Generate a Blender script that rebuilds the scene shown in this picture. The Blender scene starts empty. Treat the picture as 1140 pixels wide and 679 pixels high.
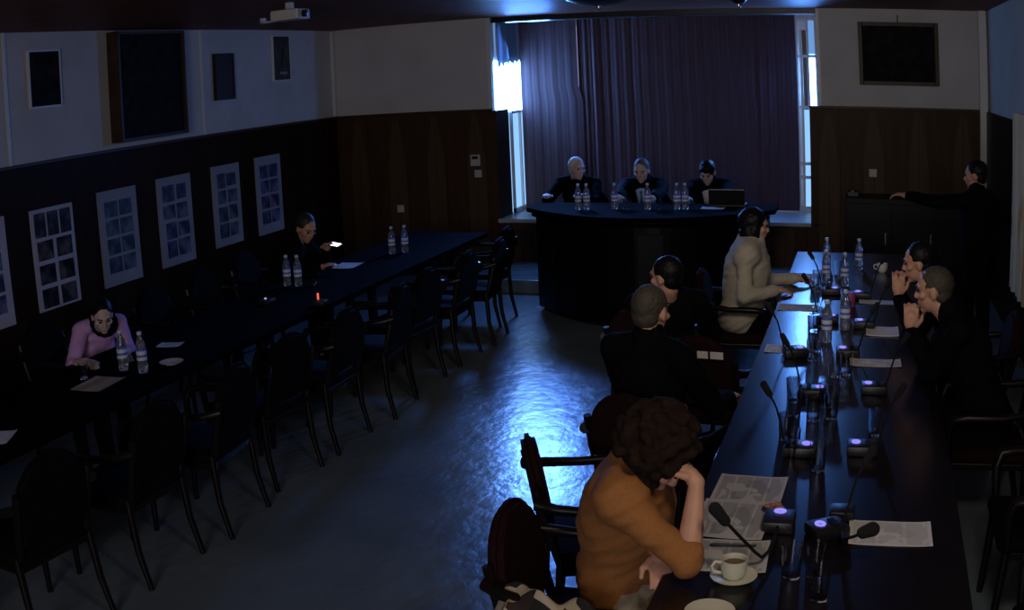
import bpy, bmesh, math, random
import numpy as np
from mathutils import Vector, Matrix, noise
V = Vector
PI = math.pi
random.seed(4)
COL = bpy.context.scene.collection

# ------------------------------------------------------------------ materials
def mat(name, base, rough=.6, metal=0, spec=.5, trans=0, emis=None, estr=0, coat=0):
    m = bpy.data.materials.new(name); m.use_nodes = True
    b = m.node_tree.nodes['Principled BSDF']
    b.inputs['Base Color'].default_value = (*base, 1)
    b.inputs['Roughness'].default_value = rough
    b.inputs['Metallic'].default_value = metal
    b.inputs['Specular IOR Level'].default_value = spec
    b.inputs['Transmission Weight'].default_value = trans
    b.inputs['Coat Weight'].default_value = coat
    if emis:
        b.inputs['Emission Color'].default_value = (*emis, 1)
        b.inputs['Emission Strength'].default_value = estr
    return m

class NT:
    """small helper for wiring procedural nodes"""
    def __init__(s, m):
        s.t = m.node_tree; s.b = s.t.nodes['Principled BSDF']
        s.co = s.t.nodes.new('ShaderNodeTexCoord')
    def n(s, typ, **kw):
        x = s.t.nodes.new(typ)
        for k, v in kw.items(): setattr(x, k, v)
        return x
    def l(s, a, b): s.t.links.new(a, b)
    def math(s, op, a, b=None, clamp=False):
        x = s.n('ShaderNodeMath', operation=op, use_clamp=clamp)
        for i, v in enumerate((a, b)):
            if v is None: continue
            if isinstance(v, (int, float)): x.inputs[i].default_value = v
            else: s.l(v, x.inputs[i])
        return x.outputs[0]
    def noise(s, scale, detail=3, vec=None, sc=(1, 1, 1)):
        mp = s.n('ShaderNodeMapping'); mp.inputs['Scale'].default_value = sc
        s.l(vec or s.co.outputs['Object'], mp.inputs[0])
        x = s.n('ShaderNodeTexNoise'); x.inputs['Scale'].default_value = scale
        x.inputs['Detail'].default_value = detail
        s.l(mp.outputs[0], x.inputs['Vector']); return x.outputs['Fac']
    def ramp(s, fac, stops):
        r = s.n('ShaderNodeValToRGB')
        while len(r.color_ramp.elements) < len(stops): r.color_ramp.elements.new(.5)
        for e, (p, c) in zip(r.color_ramp.elements, stops): e.position = p; e.color = (*c, 1)
        s.l(fac, r.inputs[0]); return r.outputs[0]
    def mix(s, fac, a, b):
        x = s.n('ShaderNodeMix', data_type='RGBA')
        if isinstance(fac, (int, float)): x.inputs[0].default_value = fac
        else: s.l(fac, x.inputs[0])
        for i, v in ((6, a), (7, b)):
            if isinstance(v, tuple): x.inputs[i].default_value = (*v, 1)
            else: s.l(v, x.inputs[i])
        return x.outputs[2]
    def color(s, c): s.l(c, s.b.inputs['Base Color'])
    def bump(s, h, strength=.2, dist=.01):
        x = s.n('ShaderNodeBump'); x.inputs['Strength'].default_value = strength
        x.inputs['Distance'].default_value = dist
        s.l(h, x.inputs['Height']); s.l(x.outputs[0], s.b.inputs['Normal'])

def noisy(name, c1, c2, scale=8, sc=(1, 1, 1), bump=.1, **kw):
    m = mat(name, c1, **kw); t = NT(m)
    f = t.noise(scale, 4, sc=sc)
    t.color(t.ramp(f, [(.35, c1), (.65, c2)]))
    if bump: t.bump(f, bump, .004)
    return m

M = {}
M['plaster'] = noisy('plaster', (.56, .55, .54), (.62, .61, .60), 2.5, bump=.03, rough=.8)
M['white_paint'] = noisy('white_paint', (.66, .68, .68), (.72, .73, .73), 6, bump=.02, rough=.4)
M['black_plastic'] = noisy('black_plastic', (.010, .010, .012), (.014, .014, .016), 60, rough=.4)
M['black_matte'] = noisy('black_matte', (.006, .006, .007), (.010, .010, .011), 30, rough=.8)
M['foam'] = noisy('foam', (.003, .003, .003), (.006, .006, .006), 300, rough=.95, bump=.6)
M['cup_white'] = noisy('cup_white', (.62, .60, .46), (.66, .64, .50), 10, rough=.25, bump=0)
M['mug_white'] = noisy('mug_white', (.72, .70, .66), (.76, .74, .70), 10, rough=.25, bump=0)
M['tea'] = noisy('tea', (.10, .05, .02), (.12, .06, .03), 10, rough=.1, bump=0)
M['chrome'] = mat('chrome', (.55, .55, .56), .25, 1)
M['glass'] = mat('clear_glass', (.95, .97, 1), .03, trans=1)
M['plastic_clear'] = mat('clear_plastic', (.80, .86, .95), .06, trans=.92)
M['bottle_cap'] = noisy('bottle_cap', (.45, .50, .62), (.55, .60, .70), 90, rough=.4, bump=0)
def striped(name, c1, c2, freq):
    m = mat(name, c1, .45); t = NT(m)
    s = t.n('ShaderNodeSeparateXYZ'); t.l(t.co.outputs['Object'], s.inputs[0])
    w = t.math('FRACT', t.math('MULTIPLY', s.outputs[2], freq))
    t.color(t.mix(t.math('GREATER_THAN', w, .62), c1, c2)); return m
M['bottle_label'] = striped('bottle_label', (.60, .64, .75), (.08, .12, .50), 28)
M['led'] = mat('violet_led', (.1, .1, .3), .4, emis=(.30, .26, 1.0), estr=1.0)
M['led_white'] = mat('pale_display', (.1, .1, .2), .4, emis=(.45, .5, 1.0), estr=.8)
M['led_red'] = mat('red_lamp', (.3, .02, .02), .4, emis=(1, .12, .08), estr=1.1)
M['phone_glow'] = mat('phone_screen', (.2, .2, .2), .4, emis=(.85, .93, 1.0), estr=3.0)
M['sky_strong'] = mat('daylight_glass', (.1, .1, .1), .5, emis=(.17, .43, 1.0), estr=21)
M['soft_glow'] = mat('soft_glow_panel', (.1, .1, .1), .5, emis=(.24, .50, .90), estr=1.2)  # soft emission; on the left reveal it stands in for brightly lit white paint
M['sky_dim'] = mat('dim_daylight_glass', (.1, .1, .1), .5, emis=(.16, .36, .80), estr=.8)
M['sky_back'] = mat('window_daylight', (.1, .1, .1), .5, emis=(.62, .50, .90), estr=.7)

# dark wood boards with the paler pointed figure on every other board
def wainscot(name, axis, dark, light, off):
    m = mat(name, dark, .42); t = NT(m)
    s = t.n('ShaderNodeSeparateXYZ'); t.l(t.co.outputs['Object'], s.inputs[0])
    u = s.outputs[axis]; z = s.outputs[2]
    f = t.math('FRACT', t.math('ADD', t.math('MULTIPLY', u, 2.0), off))
    a = t.math('ABSOLUTE', t.math('SUBTRACT', f, .5))
    wob = t.math('MULTIPLY', t.math('SUBTRACT', t.noise(3, 2), .5), .05)
    a = t.math('ADD', a, wob)
    h = t.math('SQRT', t.math('MAXIMUM', t.math('MULTIPLY', t.math('SUBTRACT', 1.86, z), 1.6), 0))
    lim = t.math('MULTIPLY', t.math('MINIMUM', h, 1), .25)
    inside = t.math('MULTIPLY', t.math('SUBTRACT', lim, a), 22, clamp=True)
    grain = t.noise(5, 5, sc=(9, 9, .5))
    base = t.mix(grain, dark, tuple(c * 1.9 for c in dark))
    lt = t.mix(grain, tuple(c * .7 for c in light), light)
    plank = t.math('FRACT', t.math('MULTIPLY', u, 8.0))
    gap = t.math('MULTIPLY', t.math('ABSOLUTE', t.math('SUBTRACT', plank, .5)), 60)
    gap = t.math('SUBTRACT', gap, 28.6, clamp=True)
    c = t.mix(inside, base, lt)
    t.color(t.mix(gap, c, tuple(x * .3 for x in dark)))
    t.bump(grain, .15, .003)
    return m
M['wain_back'] = wainscot('wainscot_wood', 0, (.052, .027, .014), (.125, .080, .045), .26)
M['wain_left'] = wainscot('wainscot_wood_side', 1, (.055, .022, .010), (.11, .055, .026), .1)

def wood(name, c1, c2, rough=.3, sc=(2, 14, 2), scale=4, bump=.05, coat=0):
    m = mat(name, c1, rough, coat=coat); t = NT(m)
    g = t.noise(scale, 6, sc=sc)
    t.color(t.ramp(g, [(.3, c1), (.7, c2)]))
    if bump: t.bump(g, bump, .003)
    return m
M['table_wood'] = wood('dark_table_wood', (.006, .0045, .0045), (.010, .007, .0065), .24, (10, 1.2, 2))
M['table_wood_matt'] = wood('matt_dark_table_wood', (.006, .005, .006), (.011, .008, .009), .9, (10, 1.2, 2))
M['desk_wood'] = wood('dark_desk_wood', (.010, .008, .010), (.018, .013, .014), .35, (2, 2, 12))
M['desk_top_wood'] = wood('desk_top_wood', (.008, .006, .007), (.014, .010, .011), .9, (2, 12, 2))
M['chair_wood'] = wood('dark_chair_wood', (.010, .007, .007), (.020, .012, .010), .35)
M['sill_wood'] = noisy('sill_stone', (.42, .44, .45), (.52, .54, .55), 5, rough=.35)
M['ceiling_wood'] = wood('brown_ceiling_boards', (.040, .016, .012), (.075, .032, .022), .5, (1, 9, 1))
M['cabinet'] = wood('black_cabinet_wood', (.006, .006, .008), (.012, .011, .013), .4)
M['chair_fabric'] = noisy('dark_red_chair_fabric', (.022, .006, .008), (.032, .009, .011), 60, rough=.85, bump=.3)
M['chair_fabric_black'] = noisy('black_chair_fabric', (.008, .007, .008), (.014, .011, .012), 60, rough=.85, bump=.3)

# vinyl floor: smooth grey green sheet, slightly uneven so that it glints
def floor_mat():
    m = mat('grey_vinyl_floor', (.16, .20, .21), .30, coat=.0); t = NT(m)
    n1 = t.noise(1.3, 4); n2 = t.noise(9, 5, sc=(1, .6, 1))
    t.color(t.ramp(n1, [(.3, (.12, .155, .165)), (.7, (.18, .22, .23))]))
    r = t.n('ShaderNodeMapRange'); t.l(n2, r.inputs[0])
    r.inputs[3].default_value = .15; r.inputs[4].default_value = .32
    t.l(r.outputs[0], t.b.inputs['Roughness'])
    w = t.n('ShaderNodeTexVoronoi', feature='DISTANCE_TO_EDGE'); w.inputs['Scale'].default_value = 7
    d = t.n('ShaderNodeMapping'); t.l(t.co.outputs['Object'], d.inputs[0]); t.l(d.outputs[0], w.inputs['Vector'])
    hh = t.math('ADD', t.math('MULTIPLY', w.outputs['Distance'], .5), n2)
    n3 = t.noise(28, 4, sc=(1, .7, 1))
    t.bump(t.math('ADD', hh, t.math('MULTIPLY', n3, .35)), .32, .012)
    return m
M['floor'] = floor_mat()

def curtain_mat():
    m = mat('aubergine_curtain', (.050, .032, .068), .75, spec=.3); t = NT(m)
    n = t.noise(40, 3, sc=(1, 1, .1))
    col = t.ramp(n, [(.3, (.105, .062, .078)), (.7, (.130, .080, .098))])
    t.color(col)
    tr = t.n('ShaderNodeBsdfTranslucent'); t.l(col, tr.inputs[0])
    mx = t.n('ShaderNodeMixShader'); mx.inputs[0].default_value = .30
    t.l(t.b.outputs[0], mx.inputs[1]); t.l(tr.outputs[0], mx.inputs[2])
    out = [x for x in t.t.nodes if x.type == 'OUTPUT_MATERIAL'][0]
    t.l(mx.outputs[0], out.inputs[0])
    return m
M['curtain'] = curtain_mat()
M['cream_curtain'] = noisy('cream_curtain_fabric', (.62, .54, .36), (.70, .62, .44), 30, sc=(1, 1, .1), rough=.9)
def blind_mat():
    m = mat('blue_roller_blind', (.35, .42, .55), .8); t = NT(m)
    tr = t.n('ShaderNodeBsdfTranslucent'); tr.inputs[0].default_value = (.19, .21, .22, 1)
    mx = t.n('ShaderNodeMixShader'); mx.inputs[0].default_value = .7
    t.l(t.b.outputs[0], mx.inputs[1]); t.l(tr.outputs[0], mx.inputs[2])
    t.l(mx.outputs[0], [x for x in t.t.nodes if x.type == 'OUTPUT_MATERIAL'][0].inputs[0]); return m
M['blind'] = blind_mat()

# printed paper: lines of grey print in columns
def paper(name, white, ink, nlines=70., ncols=4., tone=.85):
    m = mat(name, white, .8); t = NT(m)
    s = t.n('ShaderNodeSeparateXYZ'); t.l(t.co.outputs['Generated'], s.inputs[0])
    ln = t.math('GREATER_THAN', t.math('FRACT', t.math('MULTIPLY', s.outputs[1], nlines)), .5)
    cl = t.math('LESS_THAN', t.math('ABSOLUTE', t.math('SUBTRACT', t.math('FRACT', t.math('MULTIPLY', s.outputs[0], ncols)), .5)), .43)
    blk = t.n('ShaderNodeTexVoronoi'); blk.inputs['Scale'].default_value = 4; blk.distance = 'CHEBYCHEV'
    t.l(t.co.outputs['Generated'], blk.inputs['Vector'])
    bs = t.n('ShaderNodeSeparateColor'); t.l(blk.outputs['Color'], bs.inputs[0])
    dense = t.math('GREATER_THAN', bs.outputs[0], .22)
    pic = t.math('GREATER_THAN', bs.outputs[1], .80)
    edge = t.math('MULTIPLY', t.math('LESS_THAN', t.math('ABSOLUTE', t.math('SUBTRACT', s.outputs[0], .5)), .45),
                  t.math('LESS_THAN', t.math('ABSOLUTE', t.math('SUBTRACT', s.outputs[1], .5)), .44))
    k = t.math('MULTIPLY', t.math('MULTIPLY', ln, cl), dense)
    k = t.math('MULTIPLY', t.math('MAXIMUM', k, t.math('MULTIPLY', pic, .45)), t.math('MULTIPLY', edge, tone))
    t.color(t.mix(k, white, ink)); return m
M['newsprint'] = paper('newsprint', (.52, .51, .50), (.12, .12, .12))
M['document'] = paper('typed_sheet', (.66, .64, .60), (.15, .15, .15), 40., 3., .5)
M['blank_paper'] = noisy('blank_paper', (.70, .69, .67), (.74, .73, .71), 5, rough=.8, bump=0)
M['tan_paper'] = noisy('tan_folder', (.40, .33, .24), (.46, .38, .28), 5, rough=.8, bump=0)
def photo_mat(name, c1, c2, c3):
    m = mat(name, c1, .3); t = NT(m)
    n = t.noise(9, 4)
    t.color(t.ramp(n, [(.38, c1), (.52, c2), (.66, c3)])); return m
M['photo_blue'] = photo_mat('blue_photo', (.035, .04, .09), (.08, .09, .18), (.20, .20, .28))
M['photo_dark'] = photo_mat('dark_photo', (.012, .01, .012), (.04, .035, .05), (.14, .11, .10))
M['photo_teal'] = photo_mat('teal_photo', (.03, .045, .07), (.07, .10, .14), (.16, .19, .24))
M['board_paper'] = noisy('grey_board', (.30, .29, .32), (.34, .33, .36), 3, rough=.7, bump=0)
M['board_paper_white'] = noisy('white_board', (.50, .48, .50), (.56, .54, .56), 3, rough=.7, bump=0)
M['picture_dark'] = photo_mat('dark_picture', (.006, .005, .006), (.012, .010, .012), (.022, .018, .020))
M['picture_dark'].node_tree.nodes['Principled BSDF'].inputs['Roughness'].default_value = .7
M['picture_dark'].node_tree.nodes['Principled BSDF'].inputs['Specular IOR Level'].default_value = .1
M['picture_sea'] = photo_mat('sea_picture', (.010, .018, .030), (.020, .035, .045), (.040, .055, .060))
M['frame_brown'] = wood('brown_frame', (.06, .035, .02), (.10, .06, .035), .4)
M['frame_black'] = wood('black_frame', (.008, .006, .006), (.014, .010, .010), .4)
M['cloud'] = mat('pale_sail_paint', (.30, .32, .30), .6)
M['switch'] = noisy('switch_plastic', (.55, .52, .48), (.60, .57, .53), 20, rough=.4, bump=0)
M['print_grey'] = mat('grey_print', (.10, .10, .12), .6)
M['red_tin'] = noisy('red_packet', (.45, .06, .10), (.30, .10, .40), 40, rough=.5)
M['sweet'] = noisy('sweet_wrapper', (.50, .22, .14), (.25, .08, .05), 60, rough=.5)
# people
M['skin'] = noisy('warm_skin', (.52, .27, .17), (.58, .31, .20), 20, rough=.55, bump=.05)
M['skin_pale'] = noisy('pale_skin', (.55, .40, .36), (.60, .44, .40), 20, rough=.55, bump=.05)
M['hair_dark'] = noisy('dark_brown_hair', (.014, .008, .006), (.032, .018, .012), 50, sc=(1, 1, .3), rough=.6, bump=.6)
M['hair_curl'] = noisy('brown_curly_hair', (.010, .005, .0035), (.020, .010, .006), 30, rough=.95, bump=.4, spec=.15)
M['hair_black'] = noisy('black_hair', (.006, .005, .005), (.012, .010, .009), 50, sc=(1, 1, .3), rough=.5, bump=.6)
M['hair_grey'] = noisy('white_hair', (.68, .68, .70), (.80, .80, .82), 60, sc=(1, 1, .3), rough=.6, bump=.5)
M['hair_steel'] = noisy('steel_grey_hair', (.05, .05, .055), (.12, .12, .13), 60, sc=(1, 1, .3), rough=.6, bump=.5)
M['hair_stubble'] = noisy('cropped_grey_brown_hair', (.040, .032, .020), (.060, .048, .030), 60, rough=.7, bump=.3)
M['eye'] = mat('dark_eye', (.01, .008, .007), .2)
M['brown_knit'] = noisy('brown_knit', (.30, .115, .028), (.34, .135, .034), 90, rough=.9, bump=.25)
M['cream_knit'] = noisy('cream_knit', (.46, .41, .30), (.52, .47, .35), 60, rough=.9, bump=.2)
M['pink_knit'] = noisy('pink_knit', (.60, .34, .66), (.66, .38, .74), 60, rough=.9, bump=.2)
M['black_cloth'] = noisy('black_cloth', (.010, .010, .012), (.016, .015, .018), 60, rough=.9, bump=.2)
M['suit_navy'] = noisy('navy_suit_cloth', (.010, .012, .020), (.016, .018, .028), 80, rough=.8, bump=.15)
M['shirt_blue'] = noisy('light_blue_shirt_cloth', (.42, .60, .95), (.48, .66, 1.0), 60, rough=.8, bump=.1)
M['shirt_white'] = noisy('white_shirt_cloth', (.65, .65, .68), (.70, .70, .72), 60, rough=.8, bump=.1)
M['tie_blue'] = noisy('blue_tie_cloth', (.04, .10, .42), (.06, .14, .50), 60, rough=.6, bump=.1)
M['shoe'] = noisy('black_leather', (.008, .008, .008), (.014, .013, .012), 40, rough=.35, bump=.1)
def skirt_mat():
    m = mat('patterned_skirt_cloth', (.3, .2, .1), .85); t = NT(m)
    v = t.n('ShaderNodeTexVoronoi'); v.inputs['Scale'].default_value = 15
    mp = t.n('ShaderNodeMapping'); mp.inputs['Scale'].default_value = (1, 1.6, .8); mp.inputs['Rotation'].default_value = (.5, .7, .4)
    t.l(t.co.outputs['Object'], mp.inputs[0]); t.l(mp.outputs[0], v.inputs['Vector'])
    s = t.n('ShaderNodeSeparateColor'); t.l(v.outputs['Color'], s.inputs[0])
    r = t.n('ShaderNodeValToRGB'); r.color_ramp.interpolation = 'CONSTANT'
    st = [(0, (.38, .31, .19)), (.34, (.010, .008, .008)), (.52, (.30, .13, .05)), (.72, (.42, .36, .26)), (.86, (.03, .015, .012))]
    while len(r.color_ramp.elements) < len(st): r.color_ramp.elements.new(.5)
    for e, (p, c) in zip(r.color_ramp.elements, st): e.position = p; e.color = (*c, 1)
    t.l(s.outputs[0], r.inputs[0]); t.color(r.outputs[0]); return m
M['skirt'] = skirt_mat()

for n_, a_, sp_ in (('chair_wood', .45, .25), ('chair_fabric', .55, .1), ('chair_fabric_black', .35, .08), ('black_cloth', .30, .06), ('suit_navy', .35, .06), ('cabinet', .4, .2),
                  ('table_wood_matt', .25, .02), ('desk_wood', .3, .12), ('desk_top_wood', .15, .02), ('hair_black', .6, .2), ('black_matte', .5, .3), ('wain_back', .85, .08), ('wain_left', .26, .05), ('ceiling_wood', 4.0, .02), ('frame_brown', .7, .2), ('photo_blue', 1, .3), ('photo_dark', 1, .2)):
    nt_ = M[n_].node_tree
    nt_.nodes['Principled BSDF'].inputs['Specular IOR Level'].default_value = sp_
    for nd in nt_.nodes:
        if nd.type == 'VALTORGB':
            for e in nd.color_ramp.elements: e.color = tuple(c * a_ for c in e.color[:3]) + (1,)
        elif nd.type == 'MIX':
            for i in (6, 7): nd.inputs[i].default_value = tuple(c * a_ for c in nd.inputs[i].default_value[:3]) + (1,)

# ------------------------------------------------------------------ mesh building
def frame(d, up=V((0, 0, 1))):
    d = V(d).normalized()
    if abs(d.dot(up)) > .97: up = V((1, 0, 0))
    x = d.cross(up).normalized(); y = x.cross(d).normalized()
    return x, y, d

class MB:
    def __init__(s): s.bm = bmesh.new()
    def box(s, c, size, rot=None, bevel=0, seg=2):
        r = bmesh.ops.create_cube(s.bm, size=1)
        vs = r['verts']
        bmesh.ops.scale(s.bm, vec=size, verts=vs)
        if bevel:
            es = list({e for v in vs for e in v.link_edges})
            q = bmesh.ops.bevel(s.bm, geom=es, offset=bevel, segments=seg, affect='EDGES', profile=.5)
            vs = list({v for f in q['faces'] for v in f.verts} | {v for v in vs if v.is_valid})
        if rot is not None: bmesh.ops.rotate(s.bm, cent=(0, 0, 0), matrix=rot, verts=vs)
        bmesh.ops.translate(s.bm, vec=c, verts=vs); return s
    def tube(s, pts, r, seg=10, radii=None, cap=True, flat=1.0):
        pts = [V(p) for p in pts]; rings = []; up = V((0, 0, 1))
        px = None
        for i, p in enumerate(pts):
            d = (pts[min(i + 1, len(pts) - 1)] - pts[max(i - 1, 0)])
            x, y, d = frame(d)
            if px is not None:
                x = (px - d * px.dot(d)).normalized(); y = x.cross(d)
            px = x
            rr = radii[i] if radii else r
            rings.append([s.bm.verts.new(p + x * rr * math.cos(a) + y * rr * flat * math.sin(a)) for a in [2 * PI * k / seg for k in range(seg)]])
        for a, b in zip(rings, rings[1:]):
            for k in range(seg): s.bm.faces.new((a[k], a[(k + 1) % seg], b[(k + 1) % seg], b[k]))
        if cap:
            s.bm.faces.new(rings[0][::-1]); s.bm.faces.new(rings[-1])
        return s
    def lathe(s, prof, c=(0, 0, 0), seg=24, cap=(True, True), sq=(1, 1)):
        c = V(c); rings = []
        for r, z in prof:
            rings.append([s.bm.verts.new(c + V((r * sq[0] * math.cos(a), r * sq[1] * math.sin(a), z))) for a in [2 * PI * k / seg for k in range(seg)]])
        for a, b in zip(rings, rings[1:]):
            for k in range(seg): s.bm.faces.new((a[k], a[(k + 1) % seg], b[(k + 1) % seg], b[k]))
        if cap[0]: s.bm.faces.new(rings[0][::-1])
        if cap[1]: s.bm.faces.new(rings[-1])
        return s
    def ell(s, c, rad, basis=None, u=16, v=12):
        r = bmesh.ops.create_uvsphere(s.bm, u_segments=u, v_segments=v, radius=1)
        vs = r['verts']
        for q in vs:
            p = V((q.co.x * rad[0], q.co.y * rad[1], q.co.z * rad[2]))
            if basis: p = basis[0] * p.x + basis[1] * p.y + basis[2] * p.z
            q.co = p + V(c)
        return s
    def cap(s, a, b, ra, rb, seg=12):
        a, b = V(a), V(b)
        if (b - a).length < 1e-4: return s.ell(a, (ra,) * 3)
        x, y, d = frame(b - a); L = (b - a).length
        prof = []
        for i in range(7): t = -PI / 2 + (PI / 2) * i / 6 * .999 + .001; prof.append((max(1e-4, ra * math.cos(t)), ra * math.sin(t)))
        for i in range(7): t = (PI / 2) * i / 6 * .998; prof.append((max(1e-4, rb * math.cos(t)), L + rb * math.sin(t)))
        rings = [[s.bm.verts.new(a + d * z + x * r * math.cos(2 * PI * k / seg) + y * r * math.sin(2 * PI * k / seg)) for k in range(seg)] for r, z in prof]
        for p, q in zip(rings, rings[1:]):
            for k in range(seg): s.bm.faces.new((p[k], p[(k + 1) % seg], q[(k + 1) % seg], q[k]))
        s.bm.faces.new(rings[0][::-1]); s.bm.faces.new(rings[-1])
        return s
    def prism(s, pts, z0, z1, bevel=0):
        a = [s.bm.verts.new((p[0], p[1], z0)) for p in pts]; b = [s.bm.verts.new((p[0], p[1], z1)) for p in pts]
        n = len(pts); s.bm.faces.new(a[::-1]); s.bm.faces.new(b)
        for k in range(n): s.bm.faces.new((a[k], a[(k + 1) % n], b[(k + 1) % n], b[k]))
        return s
    def grid(s, f, nu, nv):
        g = [[s.bm.verts.new(f(i / nu, j / nv)) for i in range(nu + 1)] for j in range(nv + 1)]
        for j in range(nv):
            for i in range(nu): s.bm.faces.new((g[j][i], g[j][i + 1], g[j + 1][i + 1], g[j + 1][i]))
        return s
    def thick(s, t):
        bmesh.ops.recalc_face_normals(s.bm, faces=s.bm.faces)
        bmesh.ops.solidify(s.bm, geom=s.bm.faces[:], thickness=t); return s
    def build(s, name, m, parent=None, smooth=False, loc=None, label=None):
        bmesh.ops.recalc_face_normals(s.bm, faces=s.bm.faces)
        me = bpy.data.meshes.new(name); s.bm.to_mesh(me); s.bm.free()
        me.materials.append(M[m] if isinstance(m, str) else m)
        if smooth:
            me.polygons.foreach_set('use_smooth', [True] * len(me.polygons))
            try: me.set_sharp_from_angle(angle=math.radians(40))
            except Exception: pass
        o = bpy.data.objects.new(name, me); COL.objects.link(o)
        if parent: o.parent = parent
        if loc: o.location = loc
        if label: o['label'] = label
        return o

def tag(o, label, cat, group=None, kind=None):
    o['label'] = label; o['category'] = cat
    if group: o['group'] = group
    if kind: o['kind'] = kind
    return o
def thing(name, label, cat, loc=(0, 0, 0), rz=0, group=None):
    o = bpy.data.objects.new(name, None); COL.objects.link(o); o.empty_display_size = .1
    o.location = loc; o.rotation_euler = (0, 0, rz)
    return tag(o, label, cat, group)
def struct(o): o['kind'] = 'structure'; return o
KIDS = {}
def dup(root, loc, rz=0, label=None, group=None):
    def cp(o, par):
        c = o.copy(); COL.objects.link(c)
        if par: c.parent = par
        for ch in KIDS[o.name]: cp(ch, c)
        return c
    def walk(o):
        KIDS[o.name] = [x for x in bpy.data.objects if x.parent == o]
        for ch in KIDS[o.name]: walk(ch)
    if root.name not in KIDS: walk(root)
    r = cp(root, None); r.location = loc; r.rotation_euler = (0, 0, rz)
    if label: r['label'] = label
    if group: r['group'] = group
    elif 'group' in r and group == '': del r['group']
    return r

# ------------------------------------------------------------------ camera (wide surveillance lens with its barrel curve)
F_, K_ = 1200., .52647528
YAW, PITCH, ROLL = .33784177, -.213144, .04449314
CAMH = 2.25
cm = Matrix.Rotation(YAW, 3, 'Z') @ Matrix.Rotation(PITCH, 3, 'X') @ Matrix.Rotation(ROLL, 3, 'Y')
cam = bpy.data.cameras.new('camera'); co = bpy.data.objects.new('camera', cam); COL.objects.link(co)
mw = Matrix.Identity(4)
for r in range(3): mw[r][0] = cm[r][0]; mw[r][1] = cm[r][2]; mw[r][2] = -cm[r][1]
mw[2][3] = CAMH; co.matrix_world = mw
cam.sensor_fit = 'HORIZONTAL'; cam.sensor_width = 36; cam.sensor_height = 36 * 679 / 1140
cam.lens = F_ * 36 / 1140
cam.type = 'PANO'
pc = cam if hasattr(cam, 'panorama_type') else cam.cycles
pc.panorama_type = 'FISHEYE_LENS_POLYNOMIAL'; pc.fisheye_fov = math.radians(170)
fm = F_ * 36 / 1140
uu = np.linspace(0, .62, 200); th = np.arctan(uu * (1 + K_ * uu * uu))
cc = np.linalg.lstsq(np.stack([uu, uu**2, uu**3, uu**4], 1), th, rcond=None)[0]
pc.fisheye_polynomial_k0 = 0
for i in range(4): setattr(pc, 'fisheye_polynomial_k%d' % (i + 1), -float(cc[i]) / fm**(i + 1))
bpy.context.scene.camera = co

# ------------------------------------------------------------------ the room
XL, XR, YB, ZC = -6.2, 1.42, 11.5, 2.95
YA = 12.55            # back of the window bay
ZW = 1.87             # top of the wainscot
AX0, AX1, ZS = -4.15, -.47, .60
Y0 = -2.5
struct(MB().box(((XL + XR) / 2, (Y0 + YA) / 2, -.05), (XR - XL + .6, YA - Y0 + .6, .1)).build('floor', 'floor'))
struct(MB().box(((XL + XR) / 2, (Y0 + YA) / 2, ZC + .05), (XR - XL + .6, YA - Y0 + .6, .1)).build('ceiling', 'ceiling_wood'))
struct(MB().box((XL - .1, (Y0 + YB) / 2, ZC / 2), (.2, YB - Y0 + .4, ZC)).build('wall_left', 'plaster'))
struct(MB().box((XR + .1, (Y0 + YB) / 2, ZC / 2), (.2, YB - Y0 + .4, ZC)).build('wall_right', 'plaster'))
w = MB(); w.box(((XL + AX0) / 2, YB + .1, ZC / 2), (AX0 - XL, .2, ZC))
w.box(((XR + AX1) / 2, YB + .1, ZC / 2), (XR - AX1, .2, ZC))
w.box(((AX0 + AX1) / 2, YB + .1, ZS / 2 - .02), (AX1 - AX0, .2, ZS - .04))
struct(w.build('wall_back', 'plaster'))
# bay: side reveals and back panel
w = MB(); w.box((AX0 - .1, (YB + .2 + YA) / 2, ZC / 2), (.2, YA - YB - .2, ZC)); struct(w.build('wall_bay_left', 'white_paint'))
w = MB(); w.box((AX1 + .1, (YB + .2 + YA) / 2, ZC / 2), (.2, YA - YB - .2, ZC)); struct(w.build('wall_bay_right', 'white_paint'))
w = MB(); w.box(((AX0 + AX1) / 2, YA + .14, ZC / 2), (AX1 - AX0 + .4, .12, ZC)); struct(w.build('wall_bay_back', 'white_paint'))
struct(MB().box((XL / 2 + XR / 2, Y0 - .1, ZC / 2), (XR - XL + .4, .2, ZC)).build('wall_rear', 'plaster'))
# wainscots
w = MB(); w.box((XL + .02, (Y0 + YB) / 2, ZW / 2), (.04, YB - Y0, ZW)); struct(w.build('wainscot_left', 'wain_left'))
w = MB(); w.box((XR - .02, (Y0 + YB) / 2, ZW / 2), (.04, YB - Y0, ZW)); struct(w.build('wainscot_right', 'wain_left'))
w = MB(); w.box(((XL + AX0) / 2, YB - .02, ZW / 2), (AX0 - XL, .04, ZW))
w.box((AX0 + .012, YB + .2, (ZW + ZS) / 2), (.024, .44, ZW - ZS))
struct(w.build('wainscot_back_left', 'wain_back'))
w = MB(); w.box(((XR + AX1 - .11) / 2, YB - .02, ZW / 2), (XR - AX1 + .11, .04, ZW)); struct(w.build('wainscot_back_right', 'wain_back'))
w = MB(); w.box(((AX0 + AX1 - .11) / 2, YB - .02, ZS / 2 - .02), (AX1 - .11 - AX0, .04, ZS - .04)); struct(w.build('wainscot_bay', 'wain_back'))
for nm, a, b in (('trim_1', (XL + .03, (Y0 + YB) / 2, ZW + .008), (.06, YB - Y0, .025)),
                 ('trim_2', ((XL + AX0) / 2, YB - .03, ZW + .008), (AX0 - XL, .06, .025)),
                 ('trim_3', ((XR + AX1 - .11) / 2, YB - .03, ZW + .008), (XR - AX1 + .11, .06, .025))):
    struct(MB().box(a, b, bevel=.004).build(nm, 'frame_brown'))
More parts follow.
